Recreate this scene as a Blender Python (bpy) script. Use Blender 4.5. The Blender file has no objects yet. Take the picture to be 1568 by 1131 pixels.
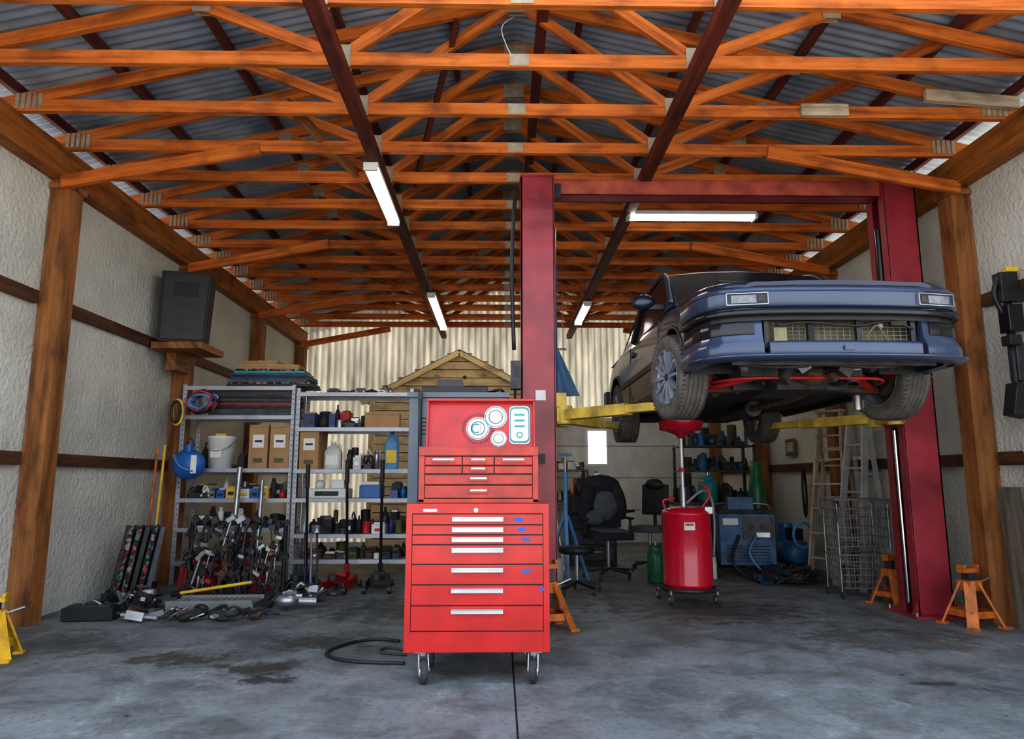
import bpy, math, random
from mathutils import Vector, Matrix, Euler
R=random.Random(11)
pi=math.pi
# ------------------------------------------------------------------ materials
M={}
def newmat(name):
    m=bpy.data.materials.new(name); m.use_nodes=True
    nt=m.node_tree; b=nt.nodes['Principled BSDF']; M[name]=m
    return m,nt,b
def N(nt,t,**k):
    n=nt.nodes.new(t)
    for a,v in k.items(): setattr(n,a,v)
    return n
def mat(name,col,rough=.5,metal=0.0,var=.25,scale=8,bump=0.0,bscale=60,coat=0,emit=0,dirt=None,trans=0,stretch=None):
    m,nt,b=newmat(name)
    tc=N(nt,'ShaderNodeTexCoord'); no=N(nt,'ShaderNodeTexNoise'); no.inputs['Scale'].default_value=scale; no.inputs['Detail'].default_value=6
    if stretch:
        mp=N(nt,'ShaderNodeMapping'); mp.inputs['Scale'].default_value=stretch; nt.links.new(tc.outputs['Object'],mp.inputs['Vector']); nt.links.new(mp.outputs[0],no.inputs['Vector'])
    else: nt.links.new(tc.outputs['Object'],no.inputs['Vector'])
    cr=N(nt,'ShaderNodeValToRGB'); cr.color_ramp.elements[0].position=.3; cr.color_ramp.elements[1].position=.7
    d=dirt if dirt else [c*(1-var) for c in col]
    cr.color_ramp.elements[0].color=(*d,1); cr.color_ramp.elements[1].color=(*[min(1,c*(1+var*.4)) for c in col],1)
    nt.links.new(no.outputs['Fac'],cr.inputs['Fac']); nt.links.new(cr.outputs['Color'],b.inputs['Base Color'])
    b.inputs['Roughness'].default_value=rough; b.inputs['Metallic'].default_value=metal
    if coat: b.inputs['Coat Weight'].default_value=coat; b.inputs['Coat Roughness'].default_value=.08
    if bump:
        n2=N(nt,'ShaderNodeTexNoise'); n2.inputs['Scale'].default_value=bscale; n2.inputs['Detail'].default_value=4
        nt.links.new(tc.outputs['Object'],n2.inputs['Vector'])
        bp=N(nt,'ShaderNodeBump'); bp.inputs['Strength'].default_value=bump; bp.inputs['Distance'].default_value=.02
        nt.links.new(n2.outputs['Fac'],bp.inputs['Height']); nt.links.new(bp.outputs['Normal'],b.inputs['Normal'])
    if emit:
        b.inputs['Emission Color'].default_value=(*col,1); b.inputs['Emission Strength'].default_value=emit
    if trans:
        tb=N(nt,'ShaderNodeBsdfTranslucent'); nt.links.new(cr.outputs['Color'],tb.inputs['Color']); ms=N(nt,'ShaderNodeMixShader'); ms.inputs[0].default_value=trans
        nt.links.new(b.outputs[0],ms.inputs[1]); nt.links.new(tb.outputs[0],ms.inputs[2]); nt.links.new(ms.outputs[0],nt.nodes['Material Output'].inputs['Surface'])
    return m
def wood(name,c1,c2,c3,rough=.65,sx=1.2,sy=28):
    m,nt,b=newmat(name)
    uv=N(nt,'ShaderNodeUVMap'); mp=N(nt,'ShaderNodeMapping'); mp.inputs['Scale'].default_value=(sx,sy,1)
    oi=N(nt,'ShaderNodeObjectInfo'); ml=N(nt,'ShaderNodeMath',operation='MULTIPLY'); ml.inputs[1].default_value=37
    cb=N(nt,'ShaderNodeCombineXYZ'); nt.links.new(oi.outputs['Random'],ml.inputs[0]); nt.links.new(ml.outputs[0],cb.inputs[0]); nt.links.new(ml.outputs[0],cb.inputs[1])
    nt.links.new(uv.outputs['UV'],mp.inputs['Vector']); nt.links.new(cb.outputs[0],mp.inputs['Location'])
    no=N(nt,'ShaderNodeTexNoise'); no.inputs['Scale'].default_value=1.0; no.inputs['Detail'].default_value=7; no.inputs['Roughness'].default_value=.65
    nt.links.new(mp.outputs[0],no.inputs['Vector'])
    cr=N(nt,'ShaderNodeValToRGB'); e=cr.color_ramp.elements; e[0].position=.3;e[0].color=(*c1,1); e[1].position=.72;e[1].color=(*c3,1)
    x=e.new(.5); x.color=(*c2,1)
    nt.links.new(no.outputs['Fac'],cr.inputs['Fac'])
    mp2=N(nt,'ShaderNodeMapping'); mp2.inputs['Scale'].default_value=(1.3,3,1); nt.links.new(uv.outputs['UV'],mp2.inputs['Vector']); nt.links.new(cb.outputs[0],mp2.inputs['Location'])
    n2=N(nt,'ShaderNodeTexNoise'); n2.inputs['Scale'].default_value=2.2; n2.inputs['Detail'].default_value=3; nt.links.new(mp2.outputs[0],n2.inputs['Vector'])
    cr2=N(nt,'ShaderNodeValToRGB'); cr2.color_ramp.elements[0].position=.26; cr2.color_ramp.elements[0].color=(.38,.34,.3,1); cr2.color_ramp.elements[1].position=.50; cr2.color_ramp.elements[1].color=(1,1,1,1)
    nt.links.new(n2.outputs['Fac'],cr2.inputs['Fac'])
    mx=N(nt,'ShaderNodeMix',data_type='RGBA',blend_type='MULTIPLY'); mx.inputs['Factor'].default_value=1
    nt.links.new(cr.outputs['Color'],mx.inputs['A']); nt.links.new(cr2.outputs['Color'],mx.inputs['B'])
    nt.links.new(mx.outputs['Result'],b.inputs['Base Color']); b.inputs['Roughness'].default_value=rough
    bp=N(nt,'ShaderNodeBump'); bp.inputs['Strength'].default_value=.25; bp.inputs['Distance'].default_value=.005
    nt.links.new(no.outputs['Fac'],bp.inputs['Height']); nt.links.new(bp.outputs['Normal'],b.inputs['Normal'])
wood('wood_truss',(.20,.048,.008),(.56,.145,.018),(.76,.235,.035))
wood('wood_dark',(.04,.008,.005),(.12,.022,.012),(.18,.04,.018))
wood('wood_post',(.09,.032,.010),(.27,.105,.028),(.42,.175,.05),sx=.9,sy=14)
wood('wood_beam',(.16,.050,.008),(.32,.11,.017),(.44,.17,.028))
wood('wood_girt',(.035,.014,.006),(.085,.032,.014),(.13,.055,.025))
wood('wood_clap',(.60,.42,.20),(.82,.64,.36),(.9,.76,.48),sx=.8,sy=10)
wood('wood_grey',(.05,.04,.03),(.13,.11,.08),(.2,.17,.12))
wood('wood_pale',(.28,.22,.14),(.45,.37,.26),(.58,.5,.38))
mat('gusset',(.42,.36,.27),.5,.35,.3,14)
mat('roof_metal',(.40,.45,.52),.45,.3,.35,2.2,dirt=(.20,.24,.30))
mat('back_translucent',(.66,.63,.54),.5,.0,.35,1.0,dirt=(.34,.32,.27),trans=.14,stretch=(9,1,1.2))  # corrugated metal wall, translucency added so outside sun makes it glow and brighten the rear
mat('stucco',(.60,.60,.54),.9,0,.14,1.6,bump=1.0,bscale=26,dirt=(.47,.47,.42))
mat('white_board',(.62,.62,.58),.8,0,.2,3,bump=.2)
mat('tool_red',(.52,.012,.010),.36,.0,.25,5,coat=.3)
mat('chest_red',(.46,.032,.016),.38,.0,.3,9,coat=.2,dirt=(.29,.02,.013))
mat('lift_red',(.34,.034,.050),.42,.0,.4,3,coat=.2,dirt=(.19,.017,.026))
mat('lift_rust',(.40,.09,.05),.55,.0,.4,5,dirt=(.2,.03,.025))
mat('drain_red',(.58,.006,.032),.28,.0,.15,4,coat=.5)
mat('arm_yellow',(.68,.47,.07),.5,.0,.45,7,dirt=(.30,.21,.05))
mat('stand_yellow',(.70,.40,.02),.5,0,.4,9)
mat('orange',(.60,.16,.02),.5,0,.4,12,dirt=(.25,.08,.02))
mat('black',(.018,.018,.02),.5,0,.3,9)
mat('black_gloss',(.012,.012,.014),.22,0,.2,9)
mat('rubber',(.05,.05,.052),.8,0,.35,16,bump=.2)
mat('tire',(.12,.11,.095),.85,0,.4,12,bump=.25,dirt=(.065,.06,.055))
mat('dark_steel',(.07,.07,.075),.5,.6,.5,10)
mat('grime',(.05,.046,.042),.7,.3,.6,9,bump=.5,bscale=30)
mat('rusty',(.11,.065,.04),.8,.2,.6,9,bump=.5,bscale=30)
mat('steel',(.42,.43,.45),.35,.8,.3,9)
mat('chrome',(.75,.76,.78),.12,1,.1,5)
mat('alum',(.62,.63,.64),.4,.6,.2,6)
mat('rim',(.33,.37,.44),.4,.4,.3,9)
mat('wire_grey',(.25,.25,.25),.5,.4,.2,6)
mat('shelf_metal',(.44,.46,.50),.45,.3,.25,4)
mat('locker_grey',(.12,.15,.18),.45,.2,.2,3)
mat('speaker',(.025,.026,.026),.75,0,.3,40)
mat('cardboard',(.42,.25,.12),.85,0,.18,5)
mat('paper',(.75,.74,.70),.8,0,.08,20)
mat('white_pl',(.72,.72,.70),.4,0,.1,6)
mat('milky',(.55,.56,.52),.35,0,.15,6)
mat('blue_pl',(.02,.13,.42),.4,0,.25,6)
mat('blue_lt',(.10,.28,.52),.5,0,.25,6)
mat('blue_dk',(.02,.075,.19),.5,0,.35,9,dirt=(.012,.03,.07))
mat('blue_mach',(.03,.13,.28),.5,0,.35,9,dirt=(.015,.05,.11))
mat('teal',(.02,.28,.30),.4,0,.2,6)
mat('green',(.02,.16,.07),.35,0,.25,6)
mat('red_pl',(.50,.02,.02),.45,0,.3,10)
mat('yellow_pl',(.75,.50,.03),.5,0,.2,10)
mat('olive',(.12,.11,.05),.6,0,.3,10)
mat('cloth_dark',(.025,.027,.035),.9,0,.4,12,bump=.4,bscale=20)
mat('cloth_grey',(.10,.11,.13),.9,0,.3,12,bump=.4,bscale=20)
mat('tarp_blue',(.10,.25,.45),.55,0,.2,4,bump=.2)
mat('glass_dark',(.012,.015,.018),.16,0,.1,2)
mat('lamp_clear',(.16,.17,.19),.15,.2,.4,30,coat=.5)
mat('amber',(.75,.22,.02),.2,0,.1,20,coat=.5)
mat('rad_core',(.22,.20,.11),.6,.2,.4,18)
mat('tube_on',(1,.97,.90),.3,emit=18)
mat('tube_dim',(1,.85,.55),.3,emit=7)
mat('tape_blue',(.01,.12,.42),.6,0,.1,20)
mat('gravel',(.50,.46,.39),.95,0,.3,3,bump=.6,bscale=20)
mat('blind_joint',(.03,.03,.03),.9,0,.3,9)
mat('car_paint',(.010,.016,.040),.35,.2,.12,1.5,coat=.5)
mat('roof_paint',(.010,.016,.040),.6,.0,.12,1.5)
mat('bumper_paint',(.038,.060,.115),.33,.25,.15,1.5,coat=.5)
m,nt,b=newmat('mat_pattern')
tc=N(nt,'ShaderNodeTexCoord'); vo=N(nt,'ShaderNodeTexVoronoi'); vo.inputs['Scale'].default_value=34; nt.links.new(tc.outputs['Object'],vo.inputs['Vector'])
cr=N(nt,'ShaderNodeValToRGB'); cr.color_ramp.interpolation='CONSTANT'; e=cr.color_ramp.elements; e[0].color=(.02,.02,.02,1); e[1].position=.5; e[1].color=(.28,.03,.05,1)
x=e.new(.68); x.color=(.05,.22,.15,1); x=e.new(.85); x.color=(.25,.25,.22,1)
sp=N(nt,'ShaderNodeSeparateColor'); nt.links.new(vo.outputs['Color'],sp.inputs[0]); nt.links.new(sp.outputs[0],cr.inputs['Fac']); nt.links.new(cr.outputs['Color'],b.inputs['Base Color']); b.inputs['Roughness'].default_value=.9
# concrete
m,nt,b=newmat('concrete')
tc=N(nt,'ShaderNodeTexCoord')
def noise(sc,det=8,ro=.6,dist=0):
    n=N(nt,'ShaderNodeTexNoise'); n.inputs['Scale'].default_value=sc; n.inputs['Detail'].default_value=det; n.inputs['Roughness'].default_value=ro; n.inputs['Distortion'].default_value=dist
    nt.links.new(tc.outputs['Object'],n.inputs['Vector']); return n
def ramp(src,p0,c0,p1,c1):
    c=N(nt,'ShaderNodeValToRGB'); c.color_ramp.elements[0].position=p0; c.color_ramp.elements[0].color=(*c0,1); c.color_ramp.elements[1].position=p1; c.color_ramp.elements[1].color=(*c1,1)
    nt.links.new(src,c.inputs['Fac']); return c
def mul(a,bb,f=1):
    x=N(nt,'ShaderNodeMix',data_type='RGBA',blend_type='MULTIPLY'); x.inputs['Factor'].default_value=f
    nt.links.new(a,x.inputs['A']); nt.links.new(bb,x.inputs['B']); return x.outputs['Result']
base=ramp(noise(.9,10,.65).outputs['Fac'],.3,(.135,.152,.158),.72,(.27,.29,.295)).outputs['Color']
blot=ramp(noise(2.6,6,.6,.5).outputs['Fac'],.36,(.55,.54,.52),.56,(1,1,1)).outputs['Color']
spk=ramp(noise(24,5,.7).outputs['Fac'],.34,(.62,.60,.56),.5,(1,1,1)).outputs['Color']
scuff=ramp(noise(5,12,.75,1.2).outputs['Fac'],.54,(1,1,1),.68,(1.6,1.56,1.5)).outputs['Color']
drip=ramp(noise(9,3,.5).outputs['Fac'],.25,(.3,.28,.26),.30,(1,1,1)).outputs['Color']
c=mul(mul(mul(mul(base,blot),spk,.8),scuff),drip)
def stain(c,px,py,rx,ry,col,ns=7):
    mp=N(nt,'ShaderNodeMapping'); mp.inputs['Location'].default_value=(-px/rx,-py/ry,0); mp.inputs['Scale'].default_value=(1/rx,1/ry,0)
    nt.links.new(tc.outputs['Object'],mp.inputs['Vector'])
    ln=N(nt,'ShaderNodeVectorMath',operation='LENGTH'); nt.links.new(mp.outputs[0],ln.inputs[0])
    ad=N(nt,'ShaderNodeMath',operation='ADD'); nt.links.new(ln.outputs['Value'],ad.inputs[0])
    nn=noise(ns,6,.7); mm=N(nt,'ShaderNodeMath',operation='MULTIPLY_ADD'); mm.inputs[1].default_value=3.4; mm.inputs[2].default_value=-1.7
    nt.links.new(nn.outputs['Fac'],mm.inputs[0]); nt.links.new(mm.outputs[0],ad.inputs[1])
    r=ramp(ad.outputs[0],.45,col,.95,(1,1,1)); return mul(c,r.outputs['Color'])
c=stain(c,-2.1,4.85,.40,.24,(.42,.33,.24)); c=stain(c,-1.5,4.6,.34,.22,(.32,.28,.24),5); c=stain(c,-1.3,5.3,.45,.32,(.36,.33,.30)); c=stain(c,-1.38,4.33,.2,.13,(.25,.22,.2))
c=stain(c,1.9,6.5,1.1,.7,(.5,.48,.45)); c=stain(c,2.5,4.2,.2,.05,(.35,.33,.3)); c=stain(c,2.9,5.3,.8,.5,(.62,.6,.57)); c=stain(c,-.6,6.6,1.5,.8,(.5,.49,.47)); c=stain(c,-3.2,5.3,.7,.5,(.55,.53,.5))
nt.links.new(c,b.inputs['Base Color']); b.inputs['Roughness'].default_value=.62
bp=N(nt,'ShaderNodeBump'); bp.inputs['Strength'].default_value=.3; bp.inputs['Distance'].default_value=.01; nt.links.new(noise(18,8,.7).outputs['Fac'],bp.inputs['Height']); nt.links.new(bp.outputs['Normal'],b.inputs['Normal'])

# ------------------------------------------------------------------ mesh builder
class MB:
    def __init__(s): s.v=[];s.f=[];s.mi=[];s.uv=[];s.sm=[];s.mats=[];s.T=Matrix()
    def at(s,x=0,y=0,z=0,rx=0,ry=0,rz=0,sc=1):
        s.T=Matrix.Translation((x,y,z))@Euler((rx,ry,rz)).to_matrix().to_4x4()@Matrix.Scale(sc,4); return s
    def add(s,vs,fs,m,smooth=False,uvs=None):
        o=len(s.v); s.v+=[s.T@Vector(v) for v in vs]
        if m not in s.mats: s.mats.append(m)
        k=s.mats.index(m)
        for i,f in enumerate(fs):
            s.f.append([o+j for j in f]); s.mi.append(k); s.sm.append(smooth)
            s.uv.append(uvs[i] if uvs else [(vs[j][0]+vs[j][1],vs[j][2]) for j in f])
    def boxM(s,Mx,size,m):
        sx,sy,sz=[a/2 for a in size]
        L=[(x,y,z) for x in(-sx,sx) for y in(-sy,sy) for z in(-sz,sz)]
        fs=[(0,1,3,2),(4,6,7,5),(0,4,5,1),(2,3,7,6),(0,2,6,4),(1,5,7,3)]
        ax=max(range(3),key=lambda i:size[i]); ot=[i for i in range(3) if i!=ax]; ou,ov=R.uniform(0,50),R.uniform(0,50)
        uvs=[[(L[j][ax]+ou,L[j][ot[0]]+L[j][ot[1]]*.7+ov) for j in f] for f in fs]
        s.add([Mx@Vector(p) for p in L],fs,m,False,uvs)
    def box(s,c,size,m,rot=(0,0,0)):
        s.boxM(Matrix.Translation(c)@Euler(rot).to_matrix().to_4x4(),size,m)
    def bb(s,x0,x1,y0,y1,z0,z1,m): s.box(((x0+x1)/2,(y0+y1)/2,(z0+z1)/2),(abs(x1-x0),abs(y1-y0),abs(z1-z0)),m)
    def frame(s,p1,p2):
        p1=Vector(p1);p2=Vector(p2);d=(p2-p1);l=d.length;d.normalize()
        ref=Vector((0,0,1)) if abs(d.z)<.98 else Vector((0,1,0))
        sd=d.cross(ref).normalized(); up=sd.cross(d)
        Mx=Matrix((sd,d,up)).transposed().to_4x4(); Mx.translation=(p1+p2)/2
        return Mx,l
    def beam(s,p1,p2,w,h,m):
        Mx,l=s.frame(p1,p2); s.boxM(Mx,(w,l,h),m)
    def cyl(s,p1,p2,r,m,r2=None,seg=14,cap=True):
        r2=r if r2 is None else r2
        Mx,l=s.frame(p1,p2); vs=[];
        for k,(rr,y) in enumerate(((r,-l/2),(r2,l/2))):
            for i in range(seg):
                a=2*pi*i/seg; vs.append(Mx@Vector((rr*math.cos(a),y,rr*math.sin(a))))
        fs=[(i,(i+1)%seg,seg+(i+1)%seg,seg+i) for i in range(seg)]
        s.add(vs,fs,m,True)
        if cap:
            s.add(vs[:seg],[tuple(range(seg))],m); s.add(vs[seg:],[tuple(range(seg))],m)
    def lathe(s,c,prof,m,seg=24,rot=(0,0,0),smooth=True):
        Mx=Matrix.Translation(c)@Euler(rot).to_matrix().to_4x4(); n=len(prof); vs=[]
        for r,z in prof:
            for i in range(seg):
                a=2*pi*i/seg; vs.append(Mx@Vector((r*math.cos(a),r*math.sin(a),z)))
        fs=[(k*seg+i,k*seg+(i+1)%seg,(k+1)*seg+(i+1)%seg,(k+1)*seg+i) for k in range(n-1) for i in range(seg)]
        s.add(vs,fs,m,smooth)
    def sph(s,c,r,m,sc=(1,1,1),seg=14,rings=8,rot=(0,0,0)):
        Mx=Matrix.Translation(c)@Euler(rot).to_matrix().to_4x4(); vs=[]
        for k in range(rings+1):
            t=pi*k/rings
            for i in range(seg):
                a=2*pi*i/seg; vs.append(Mx@Vector((r*sc[0]*math.sin(t)*math.cos(a),r*sc[1]*math.sin(t)*math.sin(a),r*sc[2]*math.cos(t))))
        fs=[(k*seg+i,k*seg+(i+1)%seg,(k+1)*seg+(i+1)%seg,(k+1)*seg+i) for k in range(rings) for i in range(seg)]
        s.add(vs,fs,m,True)
    def tube(s,pts,r,m,seg=8,sub=0,closed=False):
        P=[Vector(p) for p in pts]
        if sub:
            Q=[];n=len(P)
            for i in range(n-1):
                a=P[max(i-1,0)];b=P[i];c=P[i+1];d=P[min(i+2,n-1)]
                for k in range(sub):
                    t=k/sub; Q.append(.5*((2*b)+(c-a)*t+(2*a-5*b+4*c-d)*t*t+(3*b-a-3*c+d)*t**3))
            Q.append(P[-1]); P=Q
        n=len(P); vs=[]; nrm=None
        for i,p in enumerate(P):
            t=(P[min(i+1,n-1)]-P[max(i-1,0)]).normalized()
            if nrm is None:
                nrm=t.orthogonal().normalized()
            else:
                nrm=(nrm-t*nrm.dot(t)); nrm=nrm.normalized() if nrm.length>1e-6 else t.orthogonal().normalized()
            bn=t.cross(nrm)
            for k in range(seg):
                a=2*pi*k/seg; vs.append(p+r*(math.cos(a)*nrm+math.sin(a)*bn))
        fs=[(i*seg+k,i*seg+(k+1)%seg,(i+1)*seg+(k+1)%seg,(i+1)*seg+k) for i in range(n-1) for k in range(seg)]
        fs+= [tuple(range(seg)),tuple((n-1)*seg+k for k in range(seg))]
        s.add(vs,fs,m,True)
    def loft(s,secs,m,smooth=True,mf=None,closed=False):
        n=len(secs[0]); vs=[p for q in secs for p in q]; g={}
        for i in range(len(secs)-1):
            for j in range(n if closed else n-1):
                k=(j+1)%n; mm=mf(i,j) if mf else m
                g.setdefault(mm,[]).append((i*n+j,i*n+k,(i+1)*n+k,(i+1)*n+j))
        for mm,fs in g.items(): s.add(vs,fs,mm,smooth)
    def prism(s,poly,y0,y1,m):
        n=len(poly); vs=[(x,y0,z) for x,z in poly]+[(x,y1,z) for x,z in poly]
        s.add(vs,[tuple(range(n)),tuple(range(n,2*n))]+[(i,(i+1)%n,n+(i+1)%n,n+i) for i in range(n)],m)
    def build(s,name,loc=(0,0,0),rz=0,bevel=0,parent=None,rot=None,sc=1):
        me=bpy.data.meshes.new(name); me.from_pydata([tuple(v) for v in s.v],[],s.f)
        for k in s.mats: me.materials.append(M[k])
        me.polygons.foreach_set('material_index',s.mi); me.polygons.foreach_set('use_smooth',s.sm)
        ul=me.uv_layers.new(name='UVMap')
        flat=[c for f in s.uv for uvc in f for c in uvc]
        ul.data.foreach_set('uv',flat); me.update()
        return place(me,name,loc,rz,bevel,parent,rot,sc)
def place(me,name,loc=(0,0,0),rz=0,bevel=0,parent=None,rot=None,sc=1):
    o=bpy.data.objects.new(name,me); bpy.context.scene.collection.objects.link(o)
    o.location=loc; o.rotation_euler=rot if rot else (0,0,rz); o.scale=(sc,sc,sc)
    if bevel:
        b=o.modifiers.new('bevel','BEVEL'); b.width=bevel; b.segments=2; b.limit_method='ANGLE'; b.angle_limit=math.radians(50)
    if parent: o.parent=parent
    return o
def empty(name,loc,rz=0):
    e=bpy.data.objects.new(name,None); bpy.context.scene.collection.objects.link(e); e.location=loc; e.rotation_euler=(0,0,rz); e.empty_display_size=.1; return e

# ------------------------------------------------------------------ shell
XL,XR,XC=-3.95,4.2,.125
YF,YB=3.2,13.7
PEAK,SL=5.10,.235
def roofz(x): return PEAK+.16-SL*abs(x-XC)
b=MB(); jx=.083
b.bb(XL-.3,jx-.005,-1.5,YB+.2,-.12,0,'concrete'); b.bb(jx+.005,XR+.3,-1.5,YB+.2,-.12,0,'concrete'); b.bb(jx-.1,jx+.1,-1.5,YB,-.14,-.012,'blind_joint')
b.build('floor')
b=MB(); b.add([(-60,-60,-.13),(60,-60,-.13),(60,60,-.13),(-60,60,-.13)],[(0,1,2,3)],'gravel'); b.build('ground')
for nm,x0,x1 in(('wall_left',XL-.1,XL),('wall_right',XR,XR+.1)):
    b=MB(); b.bb(x0,x1,YF,YB,0,4.0,'stucco'); b.build(nm)
def corr(b,x0,x1,zf0,zf1,y,m):
    n=int((x1-x0)/.0125)+1; a=[];c=[]
    for i in range(n+1):
        x=x0+(x1-x0)*i/n; yy=y+.03*math.sin(2*pi*x/.125); z0=zf0(x);z1=zf1(x); a.append((x,yy,z0)); c.append((x,yy,z1))
    b.loft([a,c],m)
b=MB(); W0,W1,WZ0,WZ1=1.66,2.08,1.45,2.12
corr(b,XL-.1,W0,lambda x:0,roofz,YB-.05,'back_translucent'); corr(b,W1,XR+.1,lambda x:0,roofz,YB-.05,'back_translucent')
corr(b,W0,W1,lambda x:0,lambda x:WZ0,YB-.05,'back_translucent'); corr(b,W0,W1,lambda x:WZ1,roofz,YB-.05,'back_translucent')
b.build('wall_back')
b=MB()
for (x0,x1,z0,z1) in((.7,W0,0,2.35),(W1,XR,0,2.35),(W0,W1,0,WZ0),(W0,W1,WZ1,2.35)): b.bb(x0,x1,YB-.18,YB-.12,z0,z1,'white_board')
for z in(.6,1.2,1.8): b.bb(.7,XR,YB-.185,YB-.179,z,z+.01,'blind_joint')
b.build('wall_partition')
b=MB()
for p in(((W0,WZ0),(W1,WZ0)),((W0,WZ1),(W1,WZ1)),((W0,WZ0),(W0,WZ1)),((W1,WZ0),(W1,WZ1))):
    b.beam((p[0][0],YB-.16,p[0][1]),(p[1][0],YB-.16,p[1][1]),.06,.04,'white_pl')
b.build('window_1')
b=MB(); n=int((YB+.25-YF+.2)/.0127)
for sgn in(-1,1):
    secs=[]
    for d in(0,2.2,4.5):
        secs.append([(XC+sgn*d,YF-.2+i*.0127,PEAK+.155-SL*d+.015*math.sin(2*pi*i*.0127/.089)) for i in range(n)])
    b.loft(secs,'roof_metal')
b.build('ceiling')
b=MB()
for sgn in(-1,1):
    for d in(.55,1.45,2.35,3.2,4.0):
        b.beam((XC+sgn*d,YF,PEAK+.085-SL*d),(XC+sgn*d,YB-.1,PEAK+.085-SL*d),.045,.09,'wood_dark')
b.build('ceiling_purlins')
b=MB()
b.beam((-1.12,YF+.1,3.975),(-1.12,YB-.1,3.975),.10,.09,'wood_dark'); b.beam((1.36,YF+.1,3.975),(1.36,YB-.1,3.975),.10,.09,'wood_dark')
b.beam((.33,YF+.1,4.86),(.33,YB-.1,4.86),.09,.045,'wood_dark')
b.build('ceiling_runners')
b=MB()
def gus(b,x,z,w,h): b.box((x,-.026,z),(w,.006,h),'gusset'); b.box((x,.026,z),(w,.006,h),'gusset')
T=.045
b.beam((XL-.05,0,4.08),(XC,0,4.08),T,.1,'wood_truss'); b.beam((XC,0,4.08),(XR+.05,0,4.08),T,.1,'wood_truss')
hw=4.1
for sg in(-1,1):
    b.beam((XC+sg*(hw+.25),0,PEAK-.05-SL*(hw+.25)),(XC,0,PEAK-.05),T-.002,.1,'wood_truss')
    nb=(XC+sg*1.25); nt_=(XC+sg*2.25)
    b.beam((nb,0,4.1),(XC+sg*.05,0,PEAK-.1),T-.004,.085,'wood_truss')
    b.beam((nb,0,4.1),(nt_,0,PEAK-.08-SL*2.25),T-.006,.085,'wood_truss')
    gus(b,nb,4.1,.13,.17); gus(b,nt_,PEAK-.09-SL*2.25,.13,.1)
    for q in range(5): b.box((XC+sg*(3.76+.045*q),-.026,4.115),(.03,.008,.13),'gusset')
gus(b,XC,PEAK-.1,.2,.14); gus(b,XC,4.08,.14,.09)
tr=b.build('roof_truss',(0,3.9,0))
TY=[3.9+.65*k for k in range(15)]
for y in TY[1:]: place(tr.data,'roof_truss',(0,y,R.uniform(-.008,.008)))
b=MB()
b.beam((-1.75,5.3,4.18),(-1.15,7.4,4.06),.04,.09,'wood_post'); b.beam((3.6,4.2,4.36),(1.9,7.2,4.6),.04,.09,'wood_truss'); b.beam((-.35,5.0,4.7),(-.9,6.9,4.2),.04,.09,'wood_dark')
b.beam((3.4,5.14,4.2),(4.15,5.14,4.14),.04,.1,'wood_pale'); b.beam((2.4,5.165,4.08),(2.78,5.165,4.08),.03,.1,'wood_pale')
b.build('ceiling_braces')
for nm,x,sx in(('left',XL+.07,1),('right',XR-.07,-1)):
    b=MB(); b.bb(x-.07,x+.07,YF,YB-.1,3.76,4.03,'wood_beam')
    for y in(3.4,5.95,8.45,10.95,13.35):
        xx=x+sx*.03; b.bb(xx-.09,xx+.09,y-.09,y+.09,0,3.76,'wood_post'); b.box((xx,y,3.7),(.22,.22,.05),'wood_post')
        b.beam((x+sx*.05,y-.12,3.72),(x+sx*1.75,y-.12,4.04),.045,.11,'wood_truss')
    for z in(1.33,2.68):
        xf=XL if sx>0 else XR
        for a in (3.5,6.05,8.55,11.05):
            b.bb(xf+sx*.002,xf+sx*.05,a,a+2.3,z-.055,z+.055,'wood_girt')
    b.build('timber_frame_'+nm)  # structural timber: eave beam, posts, knee braces and girts of one side
# gable wooden shed at back
b=MB(); gx,gw,gz,ge=-.75,1.55,3.42,2.62
z=0
while z<gz-.02:
    w=gw if z<ge else gw*(gz-z)/(gz-ge)
    b.box((gx,12.6-.01,z+.07),(2*w,.03,.13),'wood_clap',(math.radians(6),0,0)); b.box((gx,12.6,z+.142),(2*w,.02,.02),'wood_girt'); z+=.15
for sg in(-1,1):
    b.beam((gx+sg*(gw+.2),12.5,ge-.1),(gx,12.5,gz+.02),.06,.09,'wood_clap')
    b.bb(gx+sg*gw-.05,gx+sg*gw+.05,12.5,12.62,0,ge,'wood_clap')
    b.beam((gx+sg*(gw+.2),12.97,ge-.04),(gx,12.97,gz+.08),.9,.03,'wood_grey')
b.cyl((gx+.1,12.55,3.0),(gx+.1,12.6,3.0),.035,'black')
b.build('wooden_shed_gable')

# ------------------------------------------------------------------ lights fixtures
def fixture(name,c,L,along,tm):
    b=MB(); hl=L/2
    b.box((0,0,.03),(L,.13,.04),'white_pl'); b.box((hl,0,.0),(.03,.12,.06),'white_pl'); b.box((-hl,0,.0),(.03,.12,.06),'white_pl')
    for y in(-.035,.035): b.cyl((-hl+.02,y,-.005),(hl-.02,y,-.005),.019,tm,seg=10)
    b.build(name,c,rz=pi/2 if along else 0)
fixture('fluorescent_light',(-1.15,6.5,3.875),1.35,True,'tube_on')
fixture('fluorescent_light',(-1.04,11.3,3.875),2.3,True,'tube_dim')
fixture('fluorescent_light',(1.36,11.3,3.875),1.35,True,'tube_on')
fixture('fluorescent_light',(2.03,7.07,3.92),1.35,False,'tube_on')

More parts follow.
